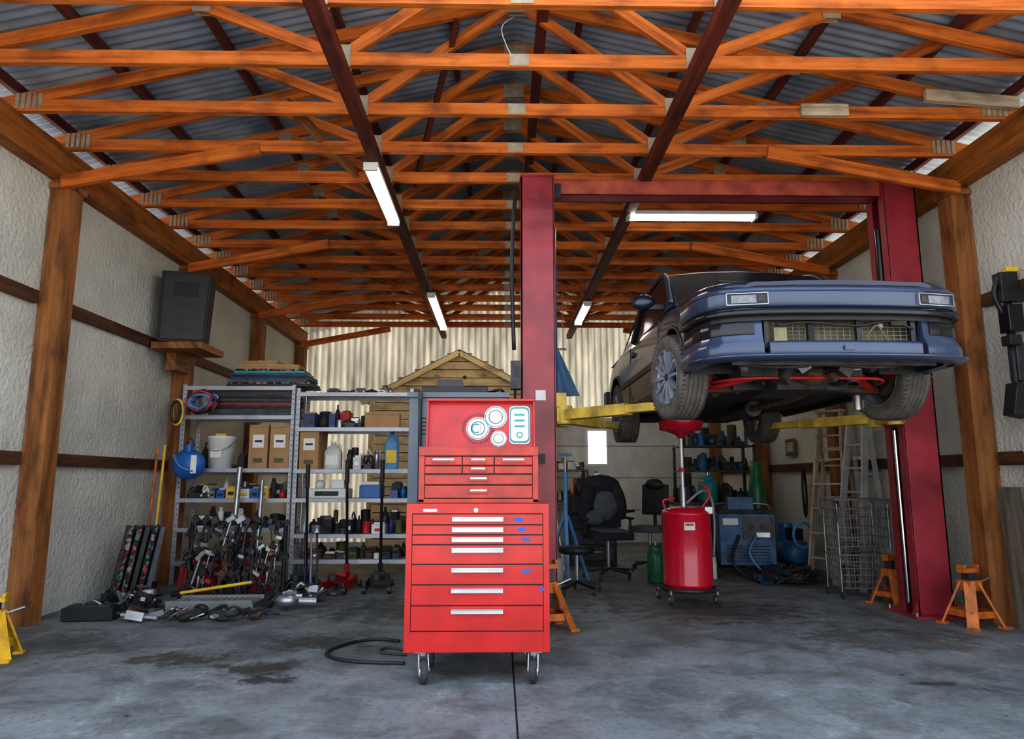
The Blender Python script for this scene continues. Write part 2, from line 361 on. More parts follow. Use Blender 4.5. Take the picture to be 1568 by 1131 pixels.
# ------------------------------------------------------------------ tool chest
e=empty('tool_chest',(-.132,4.22,0))
b=MB(); w=.415
b.bb(-w,w,.0,.5,.184,1.005,'tool_red')
b.bb(-w-.004,w+.004,-.012,.505,.99,1.015,'tool_red'); b.bb(-w-.004,w+.004,-.014,.0,.18,.292,'tool_red')
b.bb(-w+.002,w-.002,-.004,0,.292,.99,'black'); 
b.bb(-w-.004,-w+.03,-.016,.0,.18,1.0,'tool_red'); b.bb(w-.03,w+.004,-.016,.0,.18,1.0,'tool_red')
zz=[.957,.893,.836,.78,.668,.553,.437,.295]
b.bb(-w+.03,w-.03,-.016,0,.96,.995,'tool_red'); b.cyl((-.01,-.024,.978),(-.01,-.01,.978),.013,'chrome'); b.bb(-.32,-.24,-.0175,-.016,.968,.985,'paper')
for i in range(7):
    z1,z0=zz[i]-.004,zz[i+1]+.004
    b.bb(-w+.034,w-.034,-.017,0,z0,z1,'tool_red')
    hz=z1-.028 if i>=3 else (z0+z1)/2
    b.box((0,-.028,hz),(.30,.014,.024),'alum'); b.box((0,-.034,hz+.013),(.30,.022,.005),'chrome')
b.bb(-w+.06,w-.1,.03,.47,.17,.184,'dark_steel'); b.bb(-.2,.25,.2,.3,.13,.17,'wood_grey')
for (tx,tz,ts) in((.24,.925,.05),(.26,.868,.05),(.285,.812,.045),(.285,.63,.05),(.375,.53,.028)):
    b.box((tx,-.0185,tz),(ts,.001,.02),'tape_blue',(0,R.uniform(-.15,.15),0))
b.build('roller_cabinet',parent=e,bevel=.004)
b=MB()
for sx,sy in((-.32,.06),(.33,.06),(-.32,.44),(.33,.44)):
    b.at(sx,sy,0,rz=.35 if sx<0 else -.15)
    b.box((0,0,.178),(.11,.1,.012),'steel'); b.cyl((0,0,.15),(0,0,.175),.03,'steel')
    for q in(-.028,.028): b.beam((q,-.005,.155),(q,-.03,.065),.006,.05,'steel')
    b.lathe((-.0225,-.03,.066),[(0,0),(.05,0),(.066,.008),(.066,.037),(.05,.045),(0,.045)],'rubber',20,(0,pi/2,0))
    b.lathe((-.026,-.03,.066),[(0,0),(.028,0),(.028,.052),(0,.052)],'alum',14,(0,pi/2,0))
b.at(); b.build('casters',parent=e)
b=MB(); w2=.364; y0=.09; y1=.50
b.bb(-w2,w2,y0,y1,1.015,1.03,'chest_red'); b.bb(-w2,-w2+.012,y0,y1,1.02,1.33,'chest_red'); b.bb(w2-.012,w2,y0,y1,1.02,1.33,'chest_red'); b.bb(-w2,w2,y1-.012,y1,1.02,1.33,'chest_red')
b.bb(-w2,w2,y0+.008,y0+.02,1.02,1.33,'black'); b.bb(-w2+.01,w2-.01,y0+.01,y1,1.24,1.25,'black')
b.bb(-w2,w2,y0-.004,y0+.012,1.015,1.04,'chest_red'); b.bb(-w2,w2,y0-.012,y0+.05,1.30,1.355,'chest_red')
b.bb(-w2,-w2+.035,y0-.004,y0+.012,1.02,1.31,'chest_red'); b.bb(w2-.035,w2,y0-.004,y0+.012,1.02,1.31,'chest_red')
def drw(xa,xb,za,zb,hw):
    b.bb(xa+.003,xb-.003,y0-.006,y0+.01,za+.004,zb-.004,'chest_red')
    if hw: b.box(((xa+xb)/2,y0-.012,(za+zb)/2+.008),(hw,.012,.014),'chrome'); b.box(((xa+xb)/2,y0-.009,(za+zb)/2),(hw+.02,.006,.026),'chest_red')
A=-w2+.035;D=w2-.035
for r,(za,zb) in enumerate(((1.24,1.298),(1.188,1.24))):
    drw(A,-.10,za,zb,.13 if r==0 else 0); drw(-.10,.095,za,zb,.085); drw(.095,D,za,zb,.13 if r==0 else 0)
drw(A,D,1.123,1.188,.1); drw(A,D,1.042,1.123,.1)
b.build('top_chest',parent=e,bevel=.003)
b=MB(); b.at(0,.49,1.345,rx=math.radians(-10))
b.bb(-w2,w2,0,.012,0,.35,'tool_red'); b.bb(-w2,-w2+.012,-.04,.012,0,.35,'tool_red'); b.bb(w2-.012,w2,-.04,.012,0,.35,'tool_red'); b.bb(-w2,w2,-.05,.012,.335,.352,'tool_red')
b.build('lid',parent=e,bevel=.003)
b=MB(); b.at(0,.486,1.345,rx=math.radians(-10))
def disc(x,z,r,m,y=-.001): b.cyl((x,y,z),(x,y+.001,z),r,m,seg=32)
for (x,z,r) in((-.02,.155,.078),(.1,.235,.078),(.12,.085,.055)):
    disc(x,z,r,'paper',-.0022); disc(x,z,r*.93,'teal',-.003); disc(x,z,r*.86,'paper',-.004); disc(x,z,r*.62,'dark_steel',-.005); disc(x,z,r*.55,'paper',-.006)
b.tube([(-.02+.03*math.cos(t)-.01,-.007,.155+.03*math.sin(t)) for t in [pi*.3+i*pi*1.4/10 for i in range(11)]],.004,'teal'); b.beam((.0,-.008,.125),(.0,-.008,.19),.002,.006,'teal')
for k in range(36):
    a=2*pi*k/36; b.box((-.02+.1*math.cos(a),-.003,.155+.1*math.sin(a)),(.006,.001,.012),'dark_steel',(0,-a+pi/2,0))
for (dx,s_,mm,yy) in((0,1.06,'paper',-.003),(0,1,'teal',-.0035),(0,.9,'paper',-.0045)):
    hw_,hh=.066*s_,.125*s_; pts=[]
    for cx,cz,a0 in((1,1,0),(-1,1,90),(-1,-1,180),(1,-1,270)):
        for k in range(6):
            a=math.radians(a0+18*k); pts.append((.262+cx*(hw_-.03)+.03*math.cos(a),.18+cz*(hh-.03)+.03*math.sin(a)))
    b.prism(pts,yy,yy+.001,mm)
for dz in(.07,.03,-.01): b.box((.262,-.0055,.18+dz),(.07,.001,.012),'teal')
disc(.262,.11,.022,'teal',-.006); disc(.262,.11,.014,'paper',-.0068)
b.build('stickers',parent=e)
# ------------------------------------------------------------------ locker behind
b=MB(); b.bb(-.70,.05,5.35,5.95,0,1.78,'locker_grey'); b.bb(-.715,.07,5.33,5.97,1.78,1.82,'locker_grey')
b.bb(-.695,-.34,5.335,5.35,.1,1.74,'locker_grey'); b.bb(-.32,.04,5.335,5.35,.1,1.74,'locker_grey'); b.box((-.4,5.32,1.0),(.02,.03,.14),'chrome')
for i in range(5): b.box((-.52,5.333,1.5+i*.03),(.2,.004,.008),'black')
b.build('metal_locker',bevel=.006)
b=MB(); b.bb(-.62,-.10,5.45,5.75,1.821,1.88,'black'); b.bb(-.5,-.3,5.48,5.7,1.88,1.94,'black_gloss'); b.bb(-.68,-.64,5.45,5.6,1.821,1.86,'grime'); b.tube([(-.1,5.6,1.85),(.0,5.5,1.86),(.03,5.6,1.84)],.012,'black',sub=4); b.build('power_tool_case',bevel=.005)
b=MB(); b.cyl((-.60,5.29,.5),(-.61,5.3,1.78),.013,'black'); b.box((-.61,5.3,1.79),(.03,.03,.06),'black'); b.cyl((-.60,5.28,.0),(-.60,5.29,.5),.02,'dark_steel'); b.build('pry_bar')

# ------------------------------------------------------------------ two-post lift
e=empty('car_lift',(0,0,0))
def column(x0,x1,inner):
    b=MB(); y0,y1=6.15,6.45; t=.012
    b.bb(x0,x1,y0,y0+t,.02,3.96,'lift_red'); b.bb(x0,x1,y1-t,y1,.02,3.96,'lift_red')
    if inner>0: b.bb(x0,x0+t,y0,y1,.02,3.96,'lift_red'); xi=x1
    else: b.bb(x1-t,x1,y0,y1,.02,3.96,'lift_red'); xi=x0
    for (a,c) in((y0,y0+.09),(y1-.09,y1)): b.bb(xi-t/2,xi+t/2,a,c,.02,3.96,'lift_red')
    xm=(x0+x1)/2
    b.cyl((xm,6.3,.1),(xm,6.3,1.7),.045,'steel'); b.cyl((xm,6.3,1.5),(xm,6.3,3.7),.03,'black')
    b.cyl((xi,6.3,2.4),(xi,6.3,3.5),.035,'black_gloss'); b.cyl((xi,6.3,.1),(xi,6.3,1.6),.018,'chrome')
    b.bb(x0-.09,x1+.09,y0-.1,y1+.1,0,.022,'lift_red')
    for sx in(x0-.06,x1+.06):
        for sy in(y0-.06,y1+.06): b.cyl((sx,sy,.02),(sx,sy,.05),.014,'steel',seg=6)
    b.prism([(x0-.07,.02),(x0,.02),(x0,.14)],y0,y0+.01,'lift_red'); b.prism([(x1+.07,.02),(x1,.02),(x1,.14)],y0,y0+.01,'lift_red')
    b.bb(x0-.01,x1+.01,y0-.01,y1+.01,3.945,3.965,'lift_red')
    return b
column(.185,.485,1).build('column_1',parent=e); column(3.58,3.88,-1).build('column_2',parent=e)
b=MB(); b.bb(.485,3.6,6.2,6.215,3.80,3.945,'lift_rust'); b.bb(.485,3.6,6.38,6.395,3.80,3.945,'lift_rust'); b.bb(.485,3.6,6.2,6.395,3.935,3.95,'lift_rust')
b.bb(.5,.56,6.19,6.2,3.76,3.90,'black')
b.bb(.485,3.6,6.2,6.395,3.80,3.81,'lift_red')
b.build('crossbeam',parent=e)
b=MB(); zA=1.72
for cx,sg in((.485,1),(3.58,-1)):
    b.bb(cx-sg*.2,cx-sg*.005,6.17,6.43,zA-.1,zA+.55,'dark_steel'); b.bb(cx+sg*.01,cx+sg*.12,6.1,6.5,zA-.06,zA+.06,'arm_yellow'); b.bb(cx+sg*.01,cx+sg*.1,6.14,6.2,zA,zA+.2,'arm_yellow')
    for yy,px,py in((6.14,.86,5.25),(6.46,.8,7.5)):
        p0=Vector((cx+sg*.08,yy,zA)); p1=Vector((cx+sg*px,py,zA)); d=p1-p0
        b.beam(p0,p0+d*.6,.11,.09,'arm_yellow'); b.beam(p0+d*.45,p1,.08,.065,'arm_yellow')
        b.cyl((p0.x,p0.y,zA-.08),(p0.x,p0.y,zA+.08),.07,'arm_yellow')
        b.cyl((p1.x,p1.y,zA-.04),(p1.x,p1.y,zA+.07),.035,'steel'); b.cyl((p1.x,p1.y,zA+.07),(p1.x,p1.y,zA+.10),.06,'rubber')
b.build('lift_arms',parent=e,bevel=.004)
b=MB(); b.tube([(.14,6.15,3.75),(.12,6.12,3.6),(.10,6.12,3.0),(.12,6.12,2.3)],.018,'black',sub=5); b.bb(.09,.18,6.1,6.22,1.95,2.2,'dark_steel'); b.tube([(.13,6.14,1.95),(.12,6.13,1.2),(.13,6.13,.3)],.01,'black',sub=4)
b.bb(.31,.40,6.135,6.15,1.85,1.94,'paper'); b.bb(.32,.39,6.10,6.14,1.3,1.38,'black')
b.cyl((.5,6.2,1.9),(.5,6.2,3.1),.012,'blue_dk'); 
b.build('control_box',parent=e)

# ------------------------------------------------------------------ CAR
CX,CY,CZ=2.11,4.15,1.60
car=empty('car',(CX,CY,CZ))
def ip(tab,y):
    if y<=tab[0][0]: return tab[0][1]
    for (a,va),(c,vc) in zip(tab,tab[1:]):
        if y<=c: 
            t=(y-a)/(c-a); return va+(vc-va)*t
    return tab[-1][1]
HALF=[(0,0),(.3,.008),(.5,.028),(.64,.06),(.73,.10),(.79,.16),(.825,.24),(.845,.36),(.85,.56)]
def plan(n=1):
    p=[(-x,y) for x,y in reversed(HALF)]+[(x,y) for x,y in HALF[1:]]; return p
WT=[(.05,.6),(.10,.72),(.16,.775),(.24,.81),(.36,.832),(.56,.84),(.9,.845),(3.3,.845),(3.9,.83),(4.2,.80),(4.36,.74)]
ZT=[(.05,.752),(.3,.785),(.9,.825),(1.3,.865),(2.4,.885),(3.4,.90),(4.0,.90),(4.3,.86),(4.36,.82)]
ZCt=[(.05,.79),(.3,.825),(.9,.90),(1.3,.95),(2.4,.96),(3.4,.96),(4.0,.96),(4.3,.90),(4.36,.85)]
YW=(.94,3.44); RA=.365
secs=[]; y=.05; b=MB(); nside=8
while y<4.37:
    zb=.60 if y<.56 else (.23 if y<3.9 else .33)
    for yc in YW:
        d=abs(y-yc)
        if d<RA: zb=max(zb,.31+math.sqrt(RA*RA-d*d))
    zt=ip(ZT,y); W=ip(WT,y); zc=ip(ZCt,y); zb=min(zb,zt-.03)
    side=[]
    for k in range(nside+1):
        z=zb+(zt-zb)*k/nside
        f=1-.055*max(0,(z-.52)/.35)**2-.06*max(0,(.45-z)/.25)**2
        side.append((W*f,z))
    xe=side[-1][0]
    top=[(xe-.02,zt+.016),(xe-.06,zt+.026),(xe*.75,zt+(zc-zt)*.7),(xe*.4,zt+(zc-zt)*.95),(0,zc)]
    half=side+top
    secs.append([(-x,y,z) for x,z in half]+[(x,y,z) for x,z in reversed(half[:-1])])
    y+=.02
b.loft(secs,'car_paint'); b.add(secs[0],[tuple(range(len(secs[0])))],'car_paint'); b.add(secs[-1],[tuple(range(len(secs[-1])))],'car_paint')
for sg in(-1,1):
    for yc in YW: b.tube([(sg*.838,yc+RA*math.cos(t),.31+RA*math.sin(t)) for t in [-.1+i*(pi+.2)/24 for i in range(25)]],.014,'car_paint')
    b.box((sg*.847,2.18,.50),(.016,1.7,.05),'black'); b.box((sg*.835,2.18,.235),(.05,1.72,.06),'black')
    for yy in(1.40,2.62): b.box((sg*.838,yy,.55),(.012,.008,.58),'black',(0,-sg*.05,0))
    b.box((sg*.838,2.45,.74),(.02,.14,.035),'black')
    b.box((sg*.835,.50,.66),(.02,.12,.05),'amber')
    b.box((sg*.55,.13,.797),(.34,.006,.004),'black',(.1,-sg*.05,0)); b.box((sg*.55,.36,.827),(.34,.006,.004),'black')
b.build('body',parent=car)
b=MB()
G=[(1.18,.74,.91,.965),(1.45,.71,1.10,1.14),(1.78,.66,1.33,1.37),(1.92,.64,1.375,1.42),(2.4,.63,1.40,1.445),(2.8,.63,1.38,1.42),(3.3,.62,1.26,1.29),(3.9,.60,1.02,1.04),(4.12,.6,.94,.965)]
secs=[]
for (y,w,zr,zc) in G:
    wb=.79; h=[(wb,.88),(w+(wb-w)*.15,.88+(zr-.88)*.88),(w-.03,zr),(w*.5,zc-.01),(0,zc)]
    secs.append([(-x,y,z) for x,z in h]+[(x,y,z) for x,z in reversed(h[:-1])])
def mf(i,j):
    if j in(0,7): return 'glass_dark' if 0<i<6 else 'roof_paint'
    return 'roof_paint' if 2<=i<=4 else ('roof_paint' if j in(1,6) else 'glass_dark')
b.loft(secs,'glass_dark',mf=mf)
for sg in(-1,1):
    b.tube([(sg*.76,1.22,.93),(sg*.71,1.5,1.13),(sg*.655,1.83,1.35),(sg*.63,2.4,1.40),(sg*.63,2.9,1.35),(sg*.64,3.4,1.2),(sg*.66,4.0,.97)],.022,'roof_paint',sub=4)
    b.beam((sg*.79,2.65,.89),(sg*.65,2.75,1.37),.03,.06,'black')
    b.sph((sg*.93,1.45,1.0),.1,'car_paint',(1.0,.55,.7)); b.box((sg*.83,1.45,.96),(.12,.05,.04),'black'); b.sph((sg*.93,1.49,1.0),.085,'chrome',(.95,.3,.65))
b.build('cabin_glass',parent=car)
b=MB()
def sweep(prof,m,xlim=None,xmin=None,side=0):
    P=plan(); n=len(P); D=[]
    for i in range(n-1):
        for k in range(6): t=k/6; D.append((P[i][0]+(P[i+1][0]-P[i][0])*t,P[i][1]+(P[i+1][1]-P[i][1])*t))
    D.append(P[-1]); secs=[]
    for i,(x,y) in enumerate(D):
        if xlim and abs(x)>xlim: continue
        if xmin and x*side<xmin: continue
        a=D[max(i-2,0)];c=D[min(i+2,len(D)-1)]; tx,ty=c[0]-a[0],c[1]-a[1]; L=math.hypot(tx,ty); nx,ny=ty/L,-tx/L
        secs.append([(x+nx*o,y+ny*o,z) for o,z in prof])
    b.loft(secs,m)
    b.add(secs[0],[tuple(range(len(secs[0])))],m); b.add(secs[-1],[tuple(range(len(secs[-1])))],m)
sweep([(-.10,.752),(-.02,.752),(-.005,.742)],'black')
sweep([(-.02,.742),(.0,.74),(.012,.728),(.016,.70),(.016,.62),(.004,.607),(-.06,.605)],'bumper_paint')
sweep([(.012,.714),(.020,.710),(.020,.704),(.012,.700)],'car_paint')
sweep([(-.02,.61),(-.02,.53)],'black'); sweep([(.020,.590),(.028,.582),(.028,.564),(.020,.556),(-.03,.556),(-.03,.590),(.020,.590)],'black_gloss')
for sd in(-1,1):
    sweep([(-.05,.538),(-.02,.530),(-.012,.50),(-.008,.43),(.012,.395),(.024,.37),(.026,.30),(-.0,.285),(-.08,.285)],'bumper_paint',xmin=.47,side=sd)
    sweep([(-.010,.525),(-.004,.52),(-.002,.45),(-.006,.44)],'black_gloss',xmin=.53,side=sd)
sweep([(-.06,.385),(.0,.395),(.012,.39),(.022,.375),(.026,.30),(.0,.285),(-.10,.285)],'bumper_paint',xlim=.49)
sweep([(.02,.318),(.06,.304),(.06,.293),(-.02,.28)],'bumper_paint',xlim=.84)
for sg in(-1,1):
    b.at(sg*.585,.042,.657,rz=sg*.19)
    b.box((0,-.012,0),(.24,.02,.072),'black')
    for dz in(-.036,.036): b.box((0,-.021,dz),(.25,.018,.005),'steel')
    for dx in(-.123,.123): b.box((dx,-.021,0),(.005,.018,.076),'steel')
    b.box((.02*sg,-.02,0),(.15,.01,.05),'lamp_clear'); b.box((-.085*sg,-.02,0),(.04,.01,.04),'black_gloss')
    b.at()
b.box((0,-.03,.345),(.06,.02,.03),'bumper_paint'); b.box((.12,-.012,.35),(.1,.004,.03),'black')
b.bb(-.82,.82,4.3,4.5,.38,.62,'car_paint')
b.build('bumper',parent=car)
b=MB()
b.bb(-.50,.50,.20,.24,.30,.58,'rad_core'); b.bb(-.5,.5,.06,.19,.36,.385,'grime')
for i in range(23): b.cyl((-.44+i*.04,.11,.385),(-.44+i*.04,.11,.555),.0025,'wire_grey',seg=5)
for z in(.40,.425,.45,.475,.50,.525,.545): b.cyl((-.45,.108,z),(.45,.108,z),.0025,'wire_grey',seg=5)
for x in(-.46,.12,.46): b.bb(x-.015,x+.015,.07,.1,.38,.57,'black')
b.bb(-.44,.10,.06,.09,.535,.56,'dark_steel'); b.bb(-.2,-.16,.07,.1,.39,.55,'grime')
b.tube([(-.4,.06,.5),(-.2,.05,.52),(.1,.055,.5),(.3,.05,.53),(.45,.06,.48)],.008,'black',sub=5); b.tube([(.15,.05,.42),(.22,.045,.50),(.28,.05,.40)],.006,'olive',sub=5)
b.sph((.25,.07,.50),.022,'wire_grey'); b.box((.36,.06,.52),(.1,.03,.04),'grime'); b.box((-.38,.07,.44),(.08,.03,.09),'rad_core')
b.build('grille_mesh',parent=car)
b=MB()
b.bb(-.62,.62,1.35,4.2,.235,.27,'grime'); b.bb(-.81,.81,1.35,3.05,.25,.50,'grime'); b.bb(-.55,.55,.24,1.4,.60,.65,'grime'); b.bb(-.45,.45,.3,1.3,.36,.6,'grime')
b.bb(-.8,.8,3.85,4.3,.34,.6,'grime'); b.bb(-.5,.5,3.05,3.9,.3,.6,'grime')
for sg in(-1,1):
    for yc in YW:
        b.loft([[(sg*xx,yc+(RA+.005)*math.cos(t),.31+(RA+.005)*math.sin(t)) for t in [-.1+i*(pi+.2)/20 for i in range(21)]] for xx in(.50,.83)],'black')
        b.bb(sg*.46,sg*.50,yc-.36,yc+.36,.3,.68,'black')
    b.beam((sg*.26,.94,.22),(sg*.66,.94,.20),.09,.035,'rusty'); b.beam((sg*.36,.60,.25),(sg*.64,.92,.20),.04,.028,'red_pl'); b.cyl((sg*.58,.94,.25),(sg*.5,.94,.62),.03,'red_pl'); b.lathe((sg*.55,.94,.38),[(.06,0),(.065,.02),(.05,.04),(.065,.06),(.05,.08),(.065,.1),(.05,.12),(.06,.14)],'dark_steel',14)
    b.cyl((sg*.2,1.02,.25),(sg*.64,1.0,.25),.013,'steel'); b.cyl((sg*.1,.98,.31),(sg*.64,.94,.31),.02,'black')
    b.tube([(sg*.62,.8,.24),(sg*.55,.62,.235),(sg*.4,.50,.235),(0,.48,.235)],.011,'red_pl',sub=5)
    b.sph((sg*.64,.94,.29),.09,'grime',(.5,1,1))
    b.cyl((sg*.62,3.44,.3),(sg*.1,3.44,.3),.03,'dark_steel'); b.beam((sg*.6,3.4,.22),(sg*.45,2.9,.26),.05,.05,'dark_steel')
b.bb(-.42,.42,.86,1.0,.20,.27,'dark_steel'); b.bb(-.2,.15,.6,1.15,.17,.40,'grime'); b.sph((.05,.62,.27),.13,'rusty',(1.1,1.2,.6)); b.bb(-.5,-.25,.45,.7,.24,.4,'grime'); b.cyl((.28,.5,.28),(.28,.75,.28),.07,'dark_steel')
b.tube([(.12,.7,.22),(.15,1.1,.18),(.1,1.6,.17),(.1,2.8,.17),(.25,3.1,.2),(.3,3.9,.25)],.028,'rusty',sub=5); b.cyl((.1,1.9,.17),(.1,2.4,.17),.07,'dark_steel'); b.sph((0,3.44,.28),.12,'dark_steel')
b.bb(-.65,.65,.17,.2,.27,.30,'dark_steel'); b.tube([(-.55,.3,.29),(-.3,.25,.27),(0,.28,.29),(.3,.24,.27),(.55,.3,.3)],.012,'dark_steel',sub=4)
for i in range(60):
    x,y=R.uniform(-.45,.45),R.uniform(.25,1.3)
    if i%2: b.box((x,y,R.uniform(.24,.36)),(R.uniform(.04,.15),R.uniform(.04,.15),R.uniform(.03,.10)),R.choice(['grime','dark_steel','rusty','steel']),(R.random(),R.random(),R.random()))
    else: b.cyl((x,y,R.uniform(.23,.34)),(x+R.uniform(-.2,.2),y+R.uniform(-.15,.15),R.uniform(.23,.36)),R.uniform(.01,.03),R.choice(['grime','dark_steel','rusty','steel']))
b.build('undercarriage',parent=car)
def wheel(name,x,y,z,sg,steer):
    b=MB(); rot=(0,pi/2,0)
    prof=[(.20,-.095),(.215,-.1),(.26,-.108),(.29,-.104),(.306,-.09),(.312,-.075)]
    for g in(-.05,-.018,.018,.05): prof+=[(.314,g-.006),(.307,g-.004),(.307,g+.004),(.314,g+.006)]
    prof+=[(.312,.075),(.306,.09),(.29,.104),(.26,.108),(.215,.1),(.20,.095)]
    b.lathe((0,0,0),prof,'tire',48,rot)
    for i in range(60):
        a=2*pi*i/60
        for q in(-.088,.088): b.box((q,.3095*math.cos(a),.3095*math.sin(a)),(.024,.005,.008),'rubber',(a,0,0))
    b.lathe((0,0,0),[(.20,-.098),(.205,-.1),(.19,-.08),(.185,-.02),(.185,.06),(.2,.098),(.205,.1)],'rim',36,rot)
    ox=sg*.075
    b.cyl((ox-sg*.02,0,0),(ox+sg*.015,0,0),.05,'rim'); b.cyl((ox-sg*.045,0,0),(ox-sg*.035,0,0),.186,'grime',seg=30); b.cyl((ox+sg*.015,0,0),(ox+sg*.022,0,0),.028,'dark_steel')
    for i in range(12):
        a=2*pi*i/12; b.beam((ox,.03*math.cos(a),.03*math.sin(a)),(ox+sg*.015,.197*math.cos(a),.197*math.sin(a)),.034,.018,'rim')
    b.lathe((-sg*.04,0,0),[(0,0),(.13,0),(.13,.02),(0,.02)],'rusty',24,rot); b.cyl((-sg*.09,0,0),(0,0,0),.07,'grime'); b.box((-sg*.06,-.1,.05),(.06,.07,.12),'red_pl')
    b.build(name,(x,y,z),rz=steer,parent=car)
wheel('wheel_1',-.80,.93,.30,-1,.16); wheel('wheel_2',.77,.94,.30,1,.16); wheel('wheel_3',-.745,3.44,.27,-1,0); wheel('wheel_4',.745,3.44,.27,1,0)

# ------------------------------------------------------------------ oil drain
b=MB()
b.lathe((0,0,0),[(0,.12),(.20,.12),(.225,.135),(.23,.16),(.233,.165),(.23,.17),(.23,.80),(.233,.805),(.228,.82),(.20,.85),(.12,.87),(0,.875)],'drain_red',36)
b.tube([(-.2,0,.86),(-.21,0,.93),(-.1,0,.95)],.012,'drain_red',sub=4)
b.lathe((0,0,0),[(.235,.10),(.25,.10),(.25,.135),(.235,.135),(.235,.10)],'dark_steel',30)
for a in(-2.4,-.75,.3,2.6):
    x,y=.26*math.cos(a),.26*math.sin(a); b.beam((x*.8,y*.8,.12),(x*1.15,y*1.15,.12),.04,.02,'dark_steel'); b.cyl((x*1.12-.015,y*1.12,.045),(x*1.12+.015,y*1.12,.045),.045,'rubber'); b.cyl((x*1.12,y*1.12,.06),(x*1.12,y*1.12,.12),.015,'steel')
    b.cyl((x*1.12-.02,y*1.12,.045),(x*1.12+.02,y*1.12,.045),.02,'alum')
b.cyl((-.02,0,.87),(-.02,0,1.55),.018,'alum'); b.cyl((-.02,0,.87),(-.02,0,1.05),.03,'steel'); b.cyl((-.02,0,1.2),(-.02,0,1.24),.03,'red_pl')
b.lathe((-.02,0,1.52),[(.02,0),(.06,.04),(.14,.07),(.205,.085),(.21,.17),(.22,.175),(.222,.16),(.2,.10),(.02,.02)],'drain_red',32)
b.tube([(.0,-.03,.9),(.15,-.05,1.02),(.25,0,.95),(.27,0,.7),(.25,0,.4)],.014,'wire_grey',sub=5)
b.tube([(.12,-.12,.86),(.2,-.14,1.0),(.12,-.1,1.1)],.012,'red_pl',sub=4)
b.box((-.03,-.232,.70),(.10,.004,.07),'paper'); b.box((-.03,-.2345,.715),(.08,.002,.02),'red_pl')
b.box((.18,-.12,.84),(.07,.05,.06),'steel')
b.build('oil_drain_tank',(1.83,7.0,0),sc=1.03)

# ------------------------------------------------------------------ jack stands
def jack_stand(loc,mt,rz=0,sc=1,ext=.06):
    b=MB(); t=.055;w=.13;h=.30
    for sx in(-1,1):
        for sy in(-1,1): b.beam((sx*w,sy*w,.0+.01),(sx*t*.7,sy*t*.7,h),.07,.014,mt); b.box((sx*w,sy*w,.008),(.06,.06,.016),mt)
    for (a,c) in(((-1,-1),(1,-1)),((1,-1),(1,1)),((1,1),(-1,1)),((-1,1),(-1,-1))):
        k=.82; b.beam((a[0]*w*k,a[1]*w*k,.09),(c[0]*w*k,c[1]*w*k,.09),.008,.045,mt)
    b.bb(-t,t,-t,t,h-.06,h+.01,mt); b.bb(-.03,.03,-.03,.03,.14,h+ext,'dark_steel'); b.box((0,0,h+ext+.015),(.13,.06,.03),mt); b.box((-.055,0,h+ext+.04),(.02,.06,.03),mt); b.box((.055,0,h+ext+.04),(.02,.06,.03),mt)
    b.cyl((t,0,h-.02),(t+.12,0,h+.02),.008,'steel')
    b.build('jack_stand',loc,rz=rz,sc=sc)
jack_stand((-3.33,4.85,0),'stand_yellow',.3); jack_stand((3.80,5.80,0),'orange',.2,1.15); jack_stand((3.72,6.82,0),'orange',.5,1.05,.08); jack_stand((.38,5.75,0),'orange',.35,1.15,.1)

# ------------------------------------------------------------------ speaker
b=MB(); b.prism([(-.26,0),(.22,0),(.26,.80),(-.26,.80)],-.2,.2,'speaker'); b.prism([(-.23,.03),(.19,.03),(.23,.77),(-.23,.77)],-.212,-.2,'black')
b.lathe((0,-.213,.28),[(.15,0),(.16,-.004),(.14,-.008)],'speaker',30,(pi/2,0,0)); b.box((0,-.214,.60),(.26,.006,.16),'speaker')
b.build('pa_speaker',(-3.60,7.9,2.68),rz=.28,bevel=.01)
b=MB(); b.bb(-3.88,-3.32,7.68,8.30,2.60,2.675,'wood_post'); b.bb(-3.83,-3.72,7.95,8.30,2.40,2.60,'wood_post'); b.build('speaker_shelf')

# ------------------------------------------------------------------ shelving
SY0,SY1=8.15,8.62
def shelving(name,x0,x1,zs,top):
    b=MB()
    for x in(x0+.02,x1-.02):
        for y in(SY0+.02,SY1-.02):
            sx=1 if x<(x0+x1)/2 else -1
            b.bb(x-.02,x+.02,y-.0015,y+.0015,0,top,'shelf_metal'); b.bb(x-sx*.02-.0015,x-sx*.02+.0015,y-.02,y+.02,0,top,'shelf_metal')
            k=0
            while .05+k*.06<top-.03: b.cyl((x,y-.003,.05+k*.06),(x,y-.001,.05+k*.06),.007,'black',seg=6); k+=1
    for z in zs:
        b.bb(x0+.003,x1-.003,SY0+.004,SY1-.004,z-.004,z,'shelf_metal'); b.bb(x0+.003,x1-.003,SY0+.001,SY0+.005,z-.045,z,'shelf_metal'); b.bb(x0+.003,x1-.003,SY1-.005,SY1-.001,z-.045,z,'shelf_metal')
    b.build(name)
Z1=[.25,.62,.95,1.29,1.90,2.24]; Z2=[.27,.55,.95,1.28,1.76,2.17]
shelving('shelving_unit',-3.70,-2.40,Z1,2.26); shelving('shelving_unit',-2.38,-1.02,Z2,2.22)
def cardboard(name,loc,s,rz=0,label=True,m='cardboard'):
    b=MB(); w,d,h=s; b.bb(-w/2,w/2,-d/2,d/2,0,h,m); b.box((0,0,h+.001),(.05,d,.002),'paper')
    b.bb(-w/2,w/2,-d/2-.002,-d/2,h-.03,h-.027,'olive')
    if label: b.box((0,-d/2-.002,h*.62),(w*.6,.002,h*.3),'paper'); b.box((0,-d/2-.0035,h*.62),(w*.4,.001,h*.05),'black'); b.box((0,-d/2-.002,h*.18),(w*.5,.001,h*.1),'olive')
    b.build(name,loc,rz=rz,bevel=.003)
